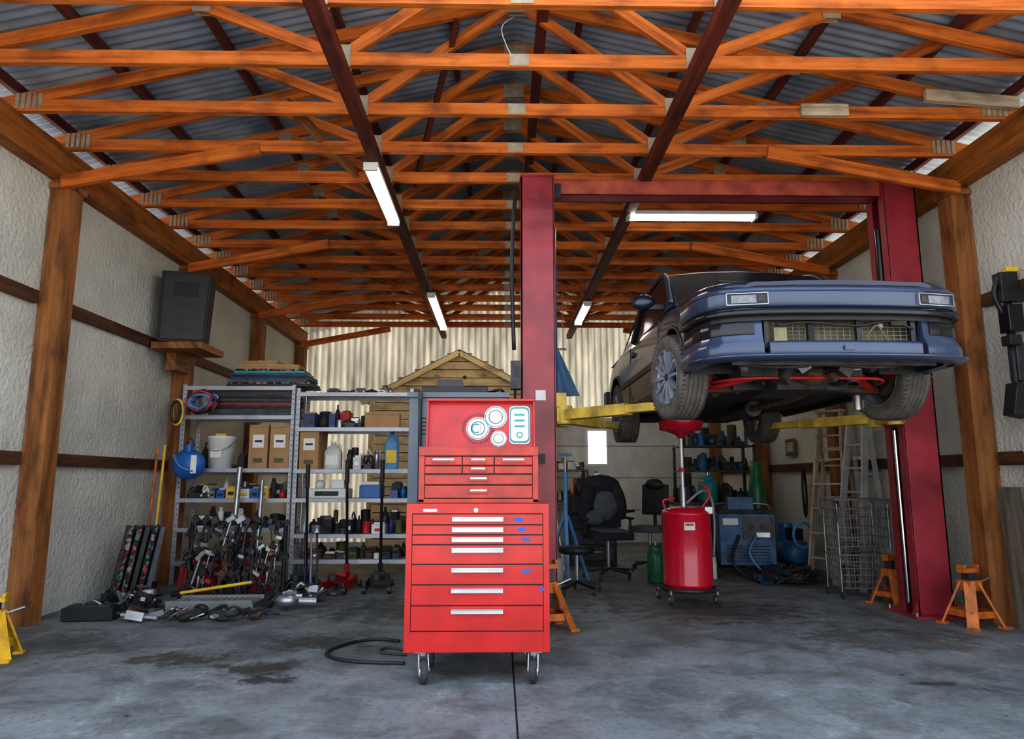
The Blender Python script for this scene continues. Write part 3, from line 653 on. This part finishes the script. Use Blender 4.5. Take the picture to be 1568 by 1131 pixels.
def jug(loc,m,h=.28,w=.18,cap='black',rz=0,name='fluid_jug'):
    b=MB(); 
    prof=[(.0,0),(.48,0),(.5,.03),(.5,.62),(.46,.72),(.28,.88),(.14,.92),(.13,1.0),(0,1.0)]
    secs=[]
    for r,z in prof:
        s_=[]
        for i in range(20):
            a=2*pi*i/20; q=(abs(math.cos(a))**5+abs(math.sin(a))**5)**(-.2); s_.append((r*w*q*math.cos(a),r*w*.7*q*math.sin(a),z*h))
        secs.append(s_)
    b.loft(secs,m,closed=True); b.cyl((0,0,h),(0,0,h+.025),w*.15,cap); b.tube([(w*.12,0,h*.9),(w*.38,0,h*.92),(w*.42,0,h*.65)],.012,m,sub=4)
    b.box((0,-w*.355,h*.35),(w*.7,.003,h*.35),R.choice(['paper','yellow_pl','red_pl','blue_pl']))
    b.build(name,loc,rz=rz)
def can(b,x,y,z,r,h,m,lid='steel'):
    b.lathe((x,y,z),[(0,0),(r,0),(r*1.03,.005),(r,.01),(r,h-.01),(r*1.03,h-.005),(r*.9,h),(0,h)],m,16); b.box((x,y,z+h+.004),(r,r,.008),lid)
def spray(b,x,y,z,m):
    b.lathe((x,y,z),[(0,0),(.032,0),(.033,.17),(.026,.185),(.013,.19),(.022,.192),(.022,.225),(0,.23)],m,14)
ALLM=('black','red_pl','blue_pl','steel','white_pl','grime','dark_steel','olive','milky','yellow_pl','cardboard','black','grime')
def fill(name,x0,x1,y0,y1,z,hmax,n,seed,ms=ALLM,rows=2):
    r=random.Random(seed); b=MB(); dep=(y1-y0)/rows
    for row in range(rows):
        x=x0+.05; yc=y1-dep*(row+.5); rel=1.0 if row==0 else .7
        while x<x1-.05:
            w=r.uniform(.06,.17); w=min(w,x1-x); k=r.random(); m=r.choice(ms); y=yc+r.uniform(-.03,.03); h=r.uniform(.45,1)*hmax*rel; dd=min(w,dep*.9)
            if k<.22: can(b,x+w/2,y,z,dd*.45,h*.8,m,r.choice(ms))
            elif k<.36 and hmax>.22: spray(b,x+.03,y,z,m); w=.07
            elif k<.68:
                b.box((x+w/2,y,z+h*.35),(w*.9,dep*.8,h*.7),m,(0,0,r.uniform(-.1,.1))); b.box((x+w/2,y,z+h*.7+.01),(w*.7,.08,.02),r.choice(ms)); b.box((x+w/2,y-dep*.42,z+h*.3),(w*.5,.02,h*.2),r.choice(ms))
            elif k<.84:
                b.lathe((x+w/2,y,z),[(0,0),(dd*.42,0),(dd*.45,h*.5),(dd*.3,h*.7),(dd*.12,h*.8),(dd*.12,h*.95),(0,h*.95)],m,14)
            else:
                b.tube([(x,y-.05,z+.02),(x+w*.5,y,z+h*.5),(x+w,y-.05,z+.02)],.015,m,sub=4); b.box((x+w/2,y,z+.03),(w,.1,.06),'dark_steel'); b.tube([(x,y,z+.08),(x+w*.3,y-.02,z+h*.7),(x+w*.8,y+.02,z+.07)],.01,r.choice(ms),sub=4)
            x+=w+r.uniform(.0,.012)
    b.build(name)
def grp(z,a,c,seed,h,ms=None):
    kw={'ms':ms} if ms else {}
    fill('shelf_supplies',a,c,SY0+.02,SY1-.01,z+.001,h,0,seed,**kw)
dk=('black','dark_steel','grime','black','olive','steel','red_pl','white_pl','blue_dk','rusty','grime')
grp(.25,-3.65,-2.45,1,.31,dk); grp(.62,-3.65,-3.1,2,.27,dk); grp(.62,-2.95,-2.45,21,.27,dk); grp(.95,-3.65,-2.45,3,.29)
grp(.27,-2.33,-1.1,4,.23,dk); grp(.55,-2.33,-1.1,5,.34,dk); grp(.95,-2.33,-2.24,6,.25,dk); grp(.95,-1.33,-1.1,61,.27,('white_pl','blue_pl','black','red_pl')); grp(1.28,-1.84,-1.40,7,.36,('milky','blue_lt','black','steel','white_pl','dark_steel')); grp(1.76,-2.33,-1.63,8,.36,dk+('blue_lt','cardboard')); grp(1.76,-1.16,-1.06,81,.3,dk)
grp(1.29,-3.1,-2.96,12,.45,('black','red_pl')); grp(1.29,-3.64,-3.47,13,.35,dk); grp(2.17,-2.1,-1.3,14,.08,('black','grime','white_pl','dark_steel'))
cardboard('cardboard_box',(-2.80,8.36,1.291),(.215,.38,.50)); cardboard('cardboard_box',(-2.56,8.36,1.291),(.22,.38,.50),.02); cardboard('cardboard_box',(-2.21,8.36,1.281),(.22,.36,.46),-.04)
cardboard('cardboard_box',(-1.40,8.36,1.761),(.40,.34,.18),.1,False)
b=MB()
for i in range(8):
    zz_=2.242+i*.026; b.box((-2.72+R.uniform(-.03,.03),8.38,zz_+.013),(1.0-.03*i,.42,.024),['black','mat_pattern','cloth_grey','blue_dk','black','blue_dk','teal','mat_pattern'][i],(0,0,R.uniform(-.03,.03)))
b.build('floor_mats')
b=MB()
for i in range(10): b.box((-2.92+R.uniform(-.02,.02),8.38,1.905+i*.024+.011),(.98,.38,.02),['red_pl','black','cloth_grey','black','dark_steel'][i%5] if i>1 else 'cloth_grey',(0,0,R.uniform(-.03,.03)))
b.build('folded_tarps')
cardboard('cardboard_box',(-2.75,8.4,2.452),(.7,.36,.06),.04,False); cardboard('cardboard_box',(-2.85,8.42,2.514),(.4,.3,.05),-.08,False)
b=MB(); b.lathe((0,0,0),[(0,0),(.13,0),(.15,.34),(.158,.35),(.158,.37),(.15,.375),(0,.375)],'white_pl',28); b.tube([(-.155,0,.32),(-.12,-.12,.24),(0,-.16,.2),(.12,-.12,.24),(.155,0,.32)],.005,'steel',sub=4); b.box((.0,-.147,.17),(.13,.006,.1),'paper'); b.box((0,0,.39),(.12,.08,.03),'yellow_pl'); b.build('plastic_bucket',(-3.29,8.34,1.291))
jug((-1.96,8.3,1.281),'milky',.3,.2,'white_pl'); jug((-1.28,8.3,1.281),'blue_lt',.42,.17,'blue_pl',.1); jug((-3.02,8.25,.621),'white_pl',.22,.13,'red_pl')
b=MB(); b.bb(-2.2,-1.75,8.15,8.45,.951,1.06,'white_pl'); b.bb(-2.12,-1.85,8.13,8.15,.98,1.03,'black'); b.sph((-2.1,8.3,1.1),.06,'white_pl'); b.bb(-1.95,-1.8,8.2,8.4,1.06,1.16,'white_pl'); b.build('battery_charger',bevel=.01)
b=MB(); b.bb(-1.62,-1.38,8.17,8.5,.951,1.10,'blue_pl'); b.bb(-1.6,-1.4,8.2,8.47,1.10,1.14,'white_pl'); b.build('parts_bin',bevel=.008)
b=MB(); b.sph((0,0,0),.19,'blue_pl',(1,.6,.9)); b.cyl((0,-.02,.14),(0,-.02,.22),.05,'blue_pl'); b.box((.1,-.11,.0),(.06,.01,.2),'paper',(0,0,.2)); b.tube([(-.05,0,.2),(0,0,.3),(.05,0,.2)],.008,'black',sub=4); b.tube([(-.15,-.05,.1),(-.05,-.12,-.02),(.1,-.11,-.08)],.012,'blue_lt',sub=4); b.build('water_jug',(-3.50,7.98,1.33))
b=MB()
for k in range(11):
    mm=('blue_lt','red_pl','tarp_blue','black','blue_lt','red_pl','black','blue_dk')[k%8]
    q=.15+R.uniform(-.05,.03); b.tube([(R.uniform(-.02,.02)+q*math.cos(t),-.018*k+.02*math.sin(3*t),.75*q*math.sin(t)+R.uniform(-.015,.015)) for t in [i*2*pi/16 for i in range(17)]],.014,mm,sub=2)
b.build('jumper_cables',(-3.42,8.12,2.04))
b=MB(); b.tube([(.06*math.cos(t),0,.14*math.sin(t)) for t in [i*2*pi/16 for i in range(17)]],.018,'yellow_pl',sub=2); b.tube([(.05*math.cos(t),-.04,.12*math.sin(t)) for t in [i*2*pi/16 for i in range(17)]],.015,'black',sub=2); b.build('extension_cord',(-3.68,8.0,1.92))
for x,mm,h in((-3.80,'orange',1.52),(-3.72,'yellow_pl',1.54)):
    b=MB(); b.cyl((x,7.75,.05),(x-.02,7.9,h),.014,mm); b.bb(x-.06,x+.06,7.68,7.80,0,.09,'dark_steel'); b.build('broom')

def floor_jack(x,y,col,h,rz=0):
    b=MB()
    for sx in(-.1,.1): b.beam((sx,.28,.07),(sx*1.2,-.3,.07),.012,.09,col)
    b.bb(-.1,.1,.1,.28,.05,.13,col); b.beam((0,.2,.1),(0,-.26,.15),.06,.05,col); b.cyl((0,-.27,.14),(0,-.27,.19),.055,'dark_steel'); b.box((0,.05,.16),(.12,.16,.04),col)
    for sx in(-.13,.13): b.cyl((sx-.02,-.3,.04),(sx+.02,-.3,.04),.04,'dark_steel'); b.cyl((sx-.015,.28,.035),(sx+.015,.28,.035),.035,'dark_steel')
    b.cyl((0,.22,.12),(.0,.1,h-.25),.016,'black_gloss'); b.cyl((.0,.1,h-.26),(0,.09,h),.024,'black'); b.cyl((0,.24,.1),(0,.2,.25),.026,col)
    b.build('floor_jack',(x,y,0),rz=rz)
floor_jack(-2.12,7.75,'blue_dk',1.33,.05); floor_jack(-1.70,7.75,'red_pl',1.38,-.08); floor_jack(-1.3,7.78,'dark_steel',1.38,.1)
b=MB(); b.cyl((-2.95,7.95,.3),(-2.95,8.05,1.3),.03,'steel'); b.cyl((-2.66,7.9,.25),(-2.7,8.08,1.15),.022,'steel'); b.bb(-3.05,-2.6,7.8,8.05,.0,.12,'dark_steel'); b.box((-2.8,7.92,.2),(.3,.1,.2),'red_pl'); b.build('engine_hoist_parts')

def heap(name,x0,x1,y0,y1,z0,h,n,seed,ms,big=1):
    r=random.Random(seed); b=MB()
    for i in range(n):
        x=r.uniform(x0,x1);y=r.uniform(y0,y1);k=r.random(); m=r.choice(ms); zt=z0+r.uniform(.03,h)*(1-.5*abs((x-x0)/(x1-x0)-.5))
        if k<.4: b.box((x,y,max(zt,.05)),(r.uniform(.05,.25)*big,r.uniform(.04,.14)*big,r.uniform(.015,.07)),m,(r.uniform(-.3,.3),r.uniform(-.3,.3),r.uniform(0,3)))
        elif k<.72:
            l=r.uniform(.06,.25)*big;a=r.uniform(0,pi); b.cyl((x-l*math.cos(a),y-l*.4*math.sin(a),max(z0+.03,zt-.03)),(x+l*math.cos(a),y+l*.4*math.sin(a),zt+.03),r.uniform(.008,.022),m)
        elif k<.86: b.lathe((x,y,max(zt-.02,.03)),[(.03,0),(.06,0),(.06,.04),(.03,.04),(.03,0)],m,14,(r.uniform(-.5,.5),r.uniform(-.5,.5),0))
        else: b.tube([(x-.15,y,z0+.03),(x-.05,y-.05,zt+.05),(x+.05,y+.03,z0+.05),(x+.15,y,zt)],.011,m,sub=4)
    b.build(name)
dm=('black','dark_steel','grime','rubber','steel','rusty','dark_steel','shelf_metal','grime')
heap('scrap_metal_pile',-3.5,-3.12,6.45,6.72,.0,.20,44,3,dm,.8); heap('scrap_metal_pile',-2.05,-1.70,6.88,7.05,0,.18,30,4,dm+('milky',),.7)
heap('loose_tools',-3.05,-2.0,6.04,6.26,0,.08,34,14,dm,.8)
b=MB()
b.box((-2.55,6.58,.05),(.74,.34,.06),'wire_grey',(0,0,.05)); 
for i in range(15): b.box((-2.89+i*.048,6.58,.088),(.012,.30,.016),'shelf_metal',(0,0,.05))
for sy in(-.16,.16): b.box((-2.55,6.58+sy,.075),(.74,.02,.07),'wire_grey',(0,0,.05))
b.box((-2.13,6.62,.045),(.10,.3,.03),'grime',(0,.25,.05)); b.build('vehicle_ramp')
b=MB(); b.box((-3.42,6.16,.06),(.40,.18,.1),'black',(0,0,.1)); b.box((-3.42,6.16,.115),(.34,.14,.02),'dark_steel',(0,0,.1)); b.tube([(-3.5,6.16,.12),(-3.42,6.15,.16),(-3.34,6.16,.12)],.01,'steel',sub=3); b.build('steel_toolbox')
b=MB(); b.cyl((-3.05,6.86,.10),(-2.35,6.90,.20),.015,'yellow_pl'); b.cyl((-3.08,6.86,.09),(-3.0,6.86,.11),.022,'black'); b.build('breaker_bar')
b=MB()
for i in range(5): b.box((-3.70+i*.065,7.1+.02*i,.36),(.04,.42,.70),['mat_pattern','mat_pattern','black','mat_pattern','cloth_grey'][i],(0,.16,.55))
b.build('rubber_mats')
b=MB(); DX=-.03
b.bb(-3.1+DX,-2.1+DX,7.25,7.3,.38,.42,'black')
for x in(-3.08,-2.62,-2.14): b.cyl((x+DX,7.28,0),(x+DX,7.28,.76),.022,'black'); b.box((x+DX,7.28,.015),(.08,.30,.03),'black')
b.bb(-3.1+DX,-2.1+DX,7.26,7.29,.70,.75,'black')
rr=random.Random(5)
for lv,(zt,n) in enumerate(((.72,18),(.46,18),(.28,18))):
    for i in range(n):
        x=DX-3.05+i*(.92/n)+rr.uniform(-.03,.03); yy=7.2-rr.uniform(0,.08); m=rr.choice(['black','black','black','dark_steel','grime','grime','rusty','steel','dark_steel']); L=rr.uniform(.08,.34); L=min(L,zt-.05); tx=rr.uniform(-.10,.10); up=rr.uniform(-.04,.06)
        b.cyl((x,yy,zt+up),(x+tx,yy-.02,zt-L),rr.uniform(.007,.018),m,seg=8)
        b.box((x,yy-.01,zt+up),(rr.uniform(.03,.10),.05,rr.uniform(.03,.07)),m,(0,rr.uniform(-.9,.9),0))
        b.box((x+tx,yy-.03,zt-L),(rr.uniform(.03,.10),.04,.03),rr.choice(['black','grime','grime','dark_steel','black','red_pl' if i%5==0 else 'steel']),(0,rr.uniform(-1,1),0))
        if i%3==0: b.tube([(x+tx,yy-.03,zt-L),(x+tx+.07,yy-.05,zt-L-.02),(x+tx+.08,yy-.05,zt-L+.1)],.011,m,sub=3)
b.build('puller_tool_rack')
b=MB()
for k in range(3):
    x=-1.95+k*.06; b.tube([(x-.06,7.42,.62),(x-.04,7.4,.35),(x-.02,7.36,.1),(x+.1,7.33,.03),(x+.25,7.3,.03)],.012,['black','wire_grey','dark_steel'][k],sub=6)
b.build('grease_hose')
b=MB(); b.sph((-1.92,6.58,.08),.07,'steel',(1.6,1,.9)); b.cyl((-1.92,6.58,.08),(-1.68,6.66,.06),.04,'steel'); b.build('muffler')
b=MB()
for i,(mm,h) in enumerate((('red_pl',.3),('red_pl',.34),('olive',.28),('red_pl',.25))):
    x=-3.25+i*.25; b.prism([(x-.08,.0),(x+.08,.0),(x+.04,h),(x-.04,h)],7.5,7.54,mm); b.prism([(x-.08,.0),(x+.08,.0),(x+.04,h),(x-.04,h)],7.66,7.70,mm); b.cyl((x,7.6,.05),(x,7.6,h+.1),.025,'steel'); b.bb(x-.05,x+.05,7.5,7.7,h-.02,h,mm)
b.build('axle_stands',(0,0,.0))

b=MB(); b.tube([(-.72,5.28,.012),(-.88,5.34,.012),(-1.05,5.25,.012),(-1.16,5.0,.012),(-1.1,4.82,.012),(-.9,4.7,.012),(-.6,4.66,.012)],.011,'black',sub=8); b.tube([(-.62,5.0,.012),(-.78,5.08,.012),(-.80,4.95,.012),(-.62,4.88,.012)],.009,'rubber',sub=8); b.build('air_hose')

# ------------------------------------------------------------------ right side / back clutter
def star_base(b,z=.06,r=.3,m='black'):
    for i in range(5):
        a=2*pi*i/5+.3; x,y=r*math.cos(a),r*math.sin(a); b.beam((0,0,z+.06),(x,y,z+.02),.04,.03,m); b.sph((x,y,.03),.03,'rubber',(.6,1,1))
b=MB(); star_base(b); b.cyl((0,0,.1),(0,0,.46),.025,'steel'); b.box((0,0,.50),(.5,.48,.09),'cloth_dark'); b.box((0,.25,.85),(.46,.08,.55),'cloth_dark',(-.15,0,0)); b.beam((0,.2,.45),(0,.28,.7),.06,.03,'black')
for sx in(-.28,.28): b.beam((sx,-.1,.70),(sx,.18,.70),.05,.03,'black'); b.beam((sx,0,.5),(sx,0,.7),.03,.04,'black')
b.sph((-.02,.22,1.08),.24,'cloth_dark',(1.1,.4,.6)); b.sph((-.2,.2,.9),.17,'cloth_dark',(.6,.6,1.5),rot=(0,.25,0)); b.sph((.2,.2,.9),.16,'cloth_dark',(.6,.6,1.5),rot=(0,-.2,0)); b.sph((.02,.16,.85),.17,'cloth_grey',(1,.4,1.1)); b.sph((-.12,.14,.7),.1,'cloth_grey',(1.3,.5,1)); b.box((.0,-.05,.56),(.36,.3,.05),'cloth_grey',(.05,.05,.2))
b.build('office_chair',(1.30,8.6,0),rz=.15,bevel=.02)
b=MB(); star_base(b,r=.26); b.cyl((0,0,.1),(0,0,.42),.022,'steel'); b.lathe((0,0,.40),[(0,0),(.17,0),(.19,.03),(.18,.07),(0,.08)],'black',24); b.build('mechanic_stool',(.80,7.5,0))
b=MB(); star_base(b,r=.27); b.cyl((0,0,.1),(0,0,.5),.022,'steel'); b.box((0,0,.53),(.42,.42,.08),'cloth_grey'); b.box((.0,.22,.9),(.36,.06,.4),'black',(-.1,0,0)); b.box((0,.2,.65),(.05,.03,.3),'black'); b.box((.28,0,.75),(.06,.25,.04),'black'); b.box((-.28,0,.75),(.06,.25,.04),'black'); b.sph((0,.2,1.1),.13,'black',(1,.4,.6)); b.build('office_chair',(1.95,9.3,0),rz=-.6,bevel=.015)
b=MB()
for a in(0,2.1,4.2): b.beam((.02*math.cos(a),.02*math.sin(a),.75),(.3*math.cos(a),.3*math.sin(a),.01),.035,.03,'blue_lt')
b.cyl((0,0,.4),(0,0,1.25),.025,'blue_lt'); b.cyl((0,0,.9),(0,0,1.45),.016,'steel'); b.box((0,0,1.45),(.16,.05,.03),'blue_lt'); b.build('transmission_jack',(.76,8.25,0),rz=.5)
b=MB()
for a in(.3,2.4,4.5): b.beam((.02*math.cos(a),.02*math.sin(a),1.2),(.22*math.cos(a),.22*math.sin(a),.01),.02,.02,'alum')
b.box((0,0,1.28),(.1,.05,.16),'black'); b.build('work_light_tripod',(.62,9.2,0))
def bottle(name,loc,r,h,m,cap='steel'):
    b=MB(); b.lathe((0,0,0),[(0,0),(r*.9,0),(r,.03),(r,h*.75),(r*.8,h*.88),(r*.35,h*.95),(r*.3,h)],m,24); b.cyl((0,0,h),(0,0,h+.06),r*.2,cap); b.cyl((-.04,0,h+.05),(.04,0,h+.05),.012,cap); b.lathe((0,0,0),[(r*.7,h*.9),(r*.72,h*1.05),(r*.66,h*1.05)],m,20); b.build(name,loc)
bottle('gas_cylinder',(1.78,8.2,0),.10,.40,'green'); 
b=MB(); b.bb(2.35,3.3,9.6,10.15,.82,.86,'dark_steel')
for x in(2.38,3.27):
    for y in(9.63,10.12): b.bb(x-.02,x+.02,y-.02,y+.02,0,.82,'dark_steel')
b.build('work_table')
fill('bench_tools',2.4,2.72,9.6,10.1,.861,.5,0,41,('black','grime','dark_steel','blue_dk','grime','black')); fill('bench_tools',3.02,3.3,9.6,10.1,.861,.5,0,43,('black','grime','dark_steel','blue_mach','grime','black')); fill('floor_supplies',2.45,3.2,9.65,10.1,.0,.7,0,42,('black','grime','dark_steel','grime','blue_dk'))
bottle('propane_tank',(2.87,9.75,.861),.13,.34,'teal'); bottle('oxygen_bottle',(3.55,9.75,.0),.11,1.35,'green')
b=MB(); b.bb(.95,1.60,9.8,10.2,0,.95,'grime'); 
for k in range(4): b.bb(.98,1.57,9.785,9.8,.08+k*.21,.26+k*.21,'dark_steel'); b.bb(1.15,1.4,9.77,9.785,.18+k*.21,.2+k*.21,'steel')
b.build('drawer_cabinet',bevel=.005); fill('bench_tools',.98,1.57,9.82,10.18,.951,.45,0,44,('black','grime','dark_steel','milky','steel','black','red_pl'))
b=MB()
for x in(2.75,3.85):
    for y in(10.6,11.1): b.bb(x-.02,x+.02,y-.02,y+.02,0,1.7,'dark_steel')
for z in(.3,.8,1.3,1.68): b.bb(2.73,3.87,10.58,11.12,z-.02,z,'dark_steel')
b.build('storage_rack')
for i,z in enumerate((.3,.8,1.3,1.68)): fill('rack_supplies',2.8,3.8,10.6,11.1,z+.001,.42,0,60+i,('black','grime','blue_dk','dark_steel','blue_mach','blue_pl','black','cloth_grey','rusty','grime','cloth_dark','cloth_dark'))
b=MB()
for z in(.8,1.35): b.bb(.95,1.6,12.8,13.3,z-.03,z,'wood_grey')
for x in(.97,1.58):
    for y in(12.82,13.28): b.bb(x-.02,x+.02,y-.02,y+.02,0,1.35,'wood_grey')
b.build('back_shelf'); fill('back_supplies',1.0,1.55,12.8,13.3,.801,.35,0,71); fill('back_supplies',1.0,1.55,12.8,13.3,1.351,.3,0,72,('milky','black','white_pl','cardboard','steel'))
b=MB(); b.bb(-.32,.32,-.25,.25,.15,.75,'blue_mach'); b.bb(-.05,.3,-.262,-.25,.45,.72,'dark_steel'); 
for x in(.05,.18): b.cyl((x,-.285,.6),(x,-.262,.6),.035,'black')
b.bb(-.28,-.1,-.258,-.25,.62,.70,'paper'); b.bb(.1,.26,-.268,-.262,.48,.54,'steel'); b.bb(-.3,.3,-.2,.2,.75,.80,'grime'); b.bb(-.2,.1,-.15,.1,.80,.95,'blue_mach')
for i in range(6): b.box((0,-.256,.2+i*.035),(.5,.006,.012),'black')
for sx in(-.34,.34): b.cyl((sx-.02,.15,.12),(sx+.02,.15,.12),.12,'rubber'); b.cyl((sx-.02,-.2,.05),(sx+.02,-.2,.05),.05,'rubber')
b.tube([(-.32,.2,.7),(-.32,.3,.85),(.32,.3,.85),(.32,.2,.7)],.015,'steel',sub=3)
b.tube([(-.1,-.28,.5),(-.2,-.4,.2),(0,-.42,.03),(.3,-.40,.03)],.018,'black',sub=6); b.tube([(.1,-.28,.5),(.0,-.36,.3),(.15,-.38,.1),(.3,-.3,.2)],.015,'blue_lt',sub=6); b.build('welding_machine',(3.02,8.8,0),rz=-.2,bevel=.008)
b=MB(); b.lathe((0,-.35,.28),[(0,0),(.1,.01),(.15,.05),(.16,.12),(.16,.62),(.15,.68),(.1,.72),(0,.73)],'blue_mach',24,(-pi/2,0,0)); b.cyl((0,.05,.42),(0,.05,.62),.08,'blue_pl'); b.box((0,-.15,.5),(.14,.18,.14),'black'); 
for s_ in((-.12,-.25),(.12,-.25),(-.12,.25),(.12,.25)): b.box((s_[0],s_[1],.06),(.04,.04,.13),'black')
b.tube([(.12*math.cos(t),-.36,.5+.15*math.sin(t)) for t in [i*2*pi/16 for i in range(17)]],.018,'blue_lt',sub=2); b.build('air_compressor',(3.62,8.95,0),rz=.1)
heap('cable_pile',2.95,3.5,7.95,8.25,0,.18,60,9,('black','rubber','dark_steel','black','blue_dk','grime','grime'))
b=MB()
for k in range(5): b.tube([((.16-.012*k)*math.cos(t)*.6,(.16-.012*k)*math.cos(t),(.32-.02*k)*math.sin(t)) for t in [i*2*pi/20 for i in range(21)]],.012,'black',sub=2)
b.build('coiled_hose',(4.06,9.4,1.0))
jug((2.5,8.55,0),'white_pl',.3,.15); jug((2.45,9.25,0),'red_pl',.33,.2)
b=MB(); secs=[]
for i in range(7):
    z=3.0-i*.11; secs.append([(.66+.02*i+k*.03*(1+i*.16),9.9+.03*math.sin(k*1.7+i*.3),z) for k in range(7)])
b.loft(secs,'tarp_blue'); b.cyl((.6,9.9,3.02),(.95,9.9,3.02),.015,'steel'); b.cyl((.62,9.9,3.02),(.62,9.9,4.02),.004,'steel',seg=5); b.cyl((.9,9.9,3.02),(.9,9.9,4.02),.004,'steel',seg=5); b.build('hanging_tarp')
def ladder(loc,rz,m,h=1.95):
    b=MB()
    for sx in(-1,1):
        b.beam((sx*.24,-.24,0),(sx*.14,0,h),.028,.07,m); b.beam((sx*.22,.12,0),(sx*.15,.03,h-.05),.022,.05,m)
    for i in range(1,7):
        t=i/7; b.box((0,-.24+.24*t,h*t),(2*(.24-.1*t),.09,.02),m)
    for t in(.2,.5,.8): b.box((0,.12-.09*t,(h-.05)*t),(2*(.22-.07*t),.02,.04),m)
    b.box((0,.02,h+.01),(.34,.12,.03),m); b.box((0,.10,h*.68),(.3,.1,.02),m)
    b.build('step_ladder',loc,rz=rz)
ladder((3.90,8.20,0),-1.0,'wood_pale',1.95); ladder((3.99,7.75,0),-1.45,'alum',1.8)
b=MB()
def wire_basket(z0,z1,w0,w1,d0,d1):
    for k in range(6):
        t=k/5; w=w0+(w1-w0)*t; d=d0+(d1-d0)*t; z=z0+(z1-z0)*t
        P=[(-w,-d,z),(w,-d,z),(w,d,z),(-w,d,z),(-w,-d,z)]
        for a,c in zip(P,P[1:]): b.cyl(a,c,.006 if k<5 else .010,'wire_grey',seg=5)
    for i in range(9):
        s=-1+2*i/8
        for sg in(-1,1): b.cyl((s*w0,sg*d0,z0),(s*w1,sg*d1,z1),.005,'wire_grey',seg=5); b.cyl((sg*w0,s*d0,z0),(sg*w1,s*d1,z1),.005,'wire_grey',seg=5)
        b.cyl((s*w0,-d0,z0),(s*w0,d0,z0),.005,'wire_grey',seg=5)
wire_basket(.10,.42,.22,.25,.15,.18); wire_basket(.5,.96,.23,.27,.16,.19)
for sx in(-.25,.25):
    for sy in(-.17,.17): b.cyl((sx,sy,.07),(sx,sy,.92),.009,'steel',seg=6); b.cyl((sx-.01,sy,.035),(sx+.01,sy,.035),.035,'rubber')
b.build('wire_basket_cart',(3.63,7.24,0),rz=-.05)
b=MB(); b.box((4.06,5.55,.55),(.03,.24,1.1),'wood_grey',(0,-.05,.1)); b.build('leaning_board')
b=MB(); b.tube([(0,0,.05),(.0,.0,1.1)],.03,'black'); b.box((0,0,1.1),(.14,.10,.16),'black'); b.box((0,-.02,.8),(.12,.12,.22),'black_gloss'); b.box((.03,0,.45),(.08,.1,.3),'dark_steel'); b.box((0,0,.15),(.14,.13,.26),'black',(0,.2,0)); b.tube([(-.06,0,1.15),(-.1,0,1.0),(-.05,0,.85)],.02,'black',sub=4); b.box((.03,-.03,1.20),(.1,.06,.04),'yellow_pl'); b.box((0,-.05,.98),(.18,.05,.10),'black'); b.box((-.03,-.04,.62),(.1,.1,.08),'black')
b.bb(.03,.14,-.03,.03,.4,.46,'steel'); b.build('impact_gun_rack',(4.06,5.38,1.62),bevel=.006)
b=MB()
for k in range(16):
    r_=(0,pi/2,0) if k%2 else (pi/2,0,0); b.lathe((4.12,5.45,1.38-k*.03),[(.013,-.004),(.02,-.004),(.02,.004),(.013,.004),(.013,-.004)],'steel',10,r_)
b.cyl((4.12,5.45,1.38),(4.2,5.45,1.39),.008,'steel'); b.build('hanging_chain')
b=MB(); b.box((4.16,10.0,1.62),(.02,.32,.24),'wood_grey'); b.box((4.147,10.0,1.62),(.006,.22,.14),'wood_pale'); b.build('wall_sign')
b=MB(); b.lathe((0,0,0),[(0,0),(.11,0),(.125,.28),(.13,.29),(.12,.30),(0,.3)],'white_pl',22); b.build('plastic_bucket',(.58,7.9,0))
b=MB(); b.tube([(.12,4.6,4.05),(.0,4.8,4.5),(.1,5.2,4.9)],.004,'paper',sub=5); b.build('ceiling_cable')

# ------------------------------------------------------------------ light
w=bpy.data.worlds.new('World'); bpy.context.scene.world=w; w.use_nodes=True; nt=w.node_tree
bg=nt.nodes['Background']; tc=N(nt,'ShaderNodeTexCoord'); sp=N(nt,'ShaderNodeSeparateXYZ'); nt.links.new(tc.outputs['Generated'],sp.inputs[0])
cr=N(nt,'ShaderNodeValToRGB'); cr.color_ramp.elements[0].position=0; cr.color_ramp.elements[0].color=(.97,.97,1,1); cr.color_ramp.elements[1].position=.6; cr.color_ramp.elements[1].color=(.66,.79,1,1)
nt.links.new(sp.outputs[2],cr.inputs['Fac']); nt.links.new(cr.outputs[0],bg.inputs['Color']); bg.inputs['Strength'].default_value=2.0
s=bpy.data.lights.new('sun','SUN'); s.energy=13; s.angle=.01; s.color=(1,.93,.82); so=bpy.data.objects.new('sun',s); bpy.context.scene.collection.objects.link(so)
so.rotation_euler=Vector((-.65,-.8,-1)).to_track_quat('-Z','Y').to_euler()
cam=bpy.data.cameras.new('camera'); co=bpy.data.objects.new('camera',cam); bpy.context.scene.collection.objects.link(co)
cam.sensor_width=36; cam.lens=24.57; co.location=(0,0,1.15); co.rotation_euler=(math.radians(99.03),0,math.radians(-.95)); bpy.context.scene.camera=co
sc=bpy.context.scene; sc.view_settings.view_transform='Standard'
try: sc.view_settings.look='Medium High Contrast'
except Exception: pass
sc.view_settings.exposure=.38
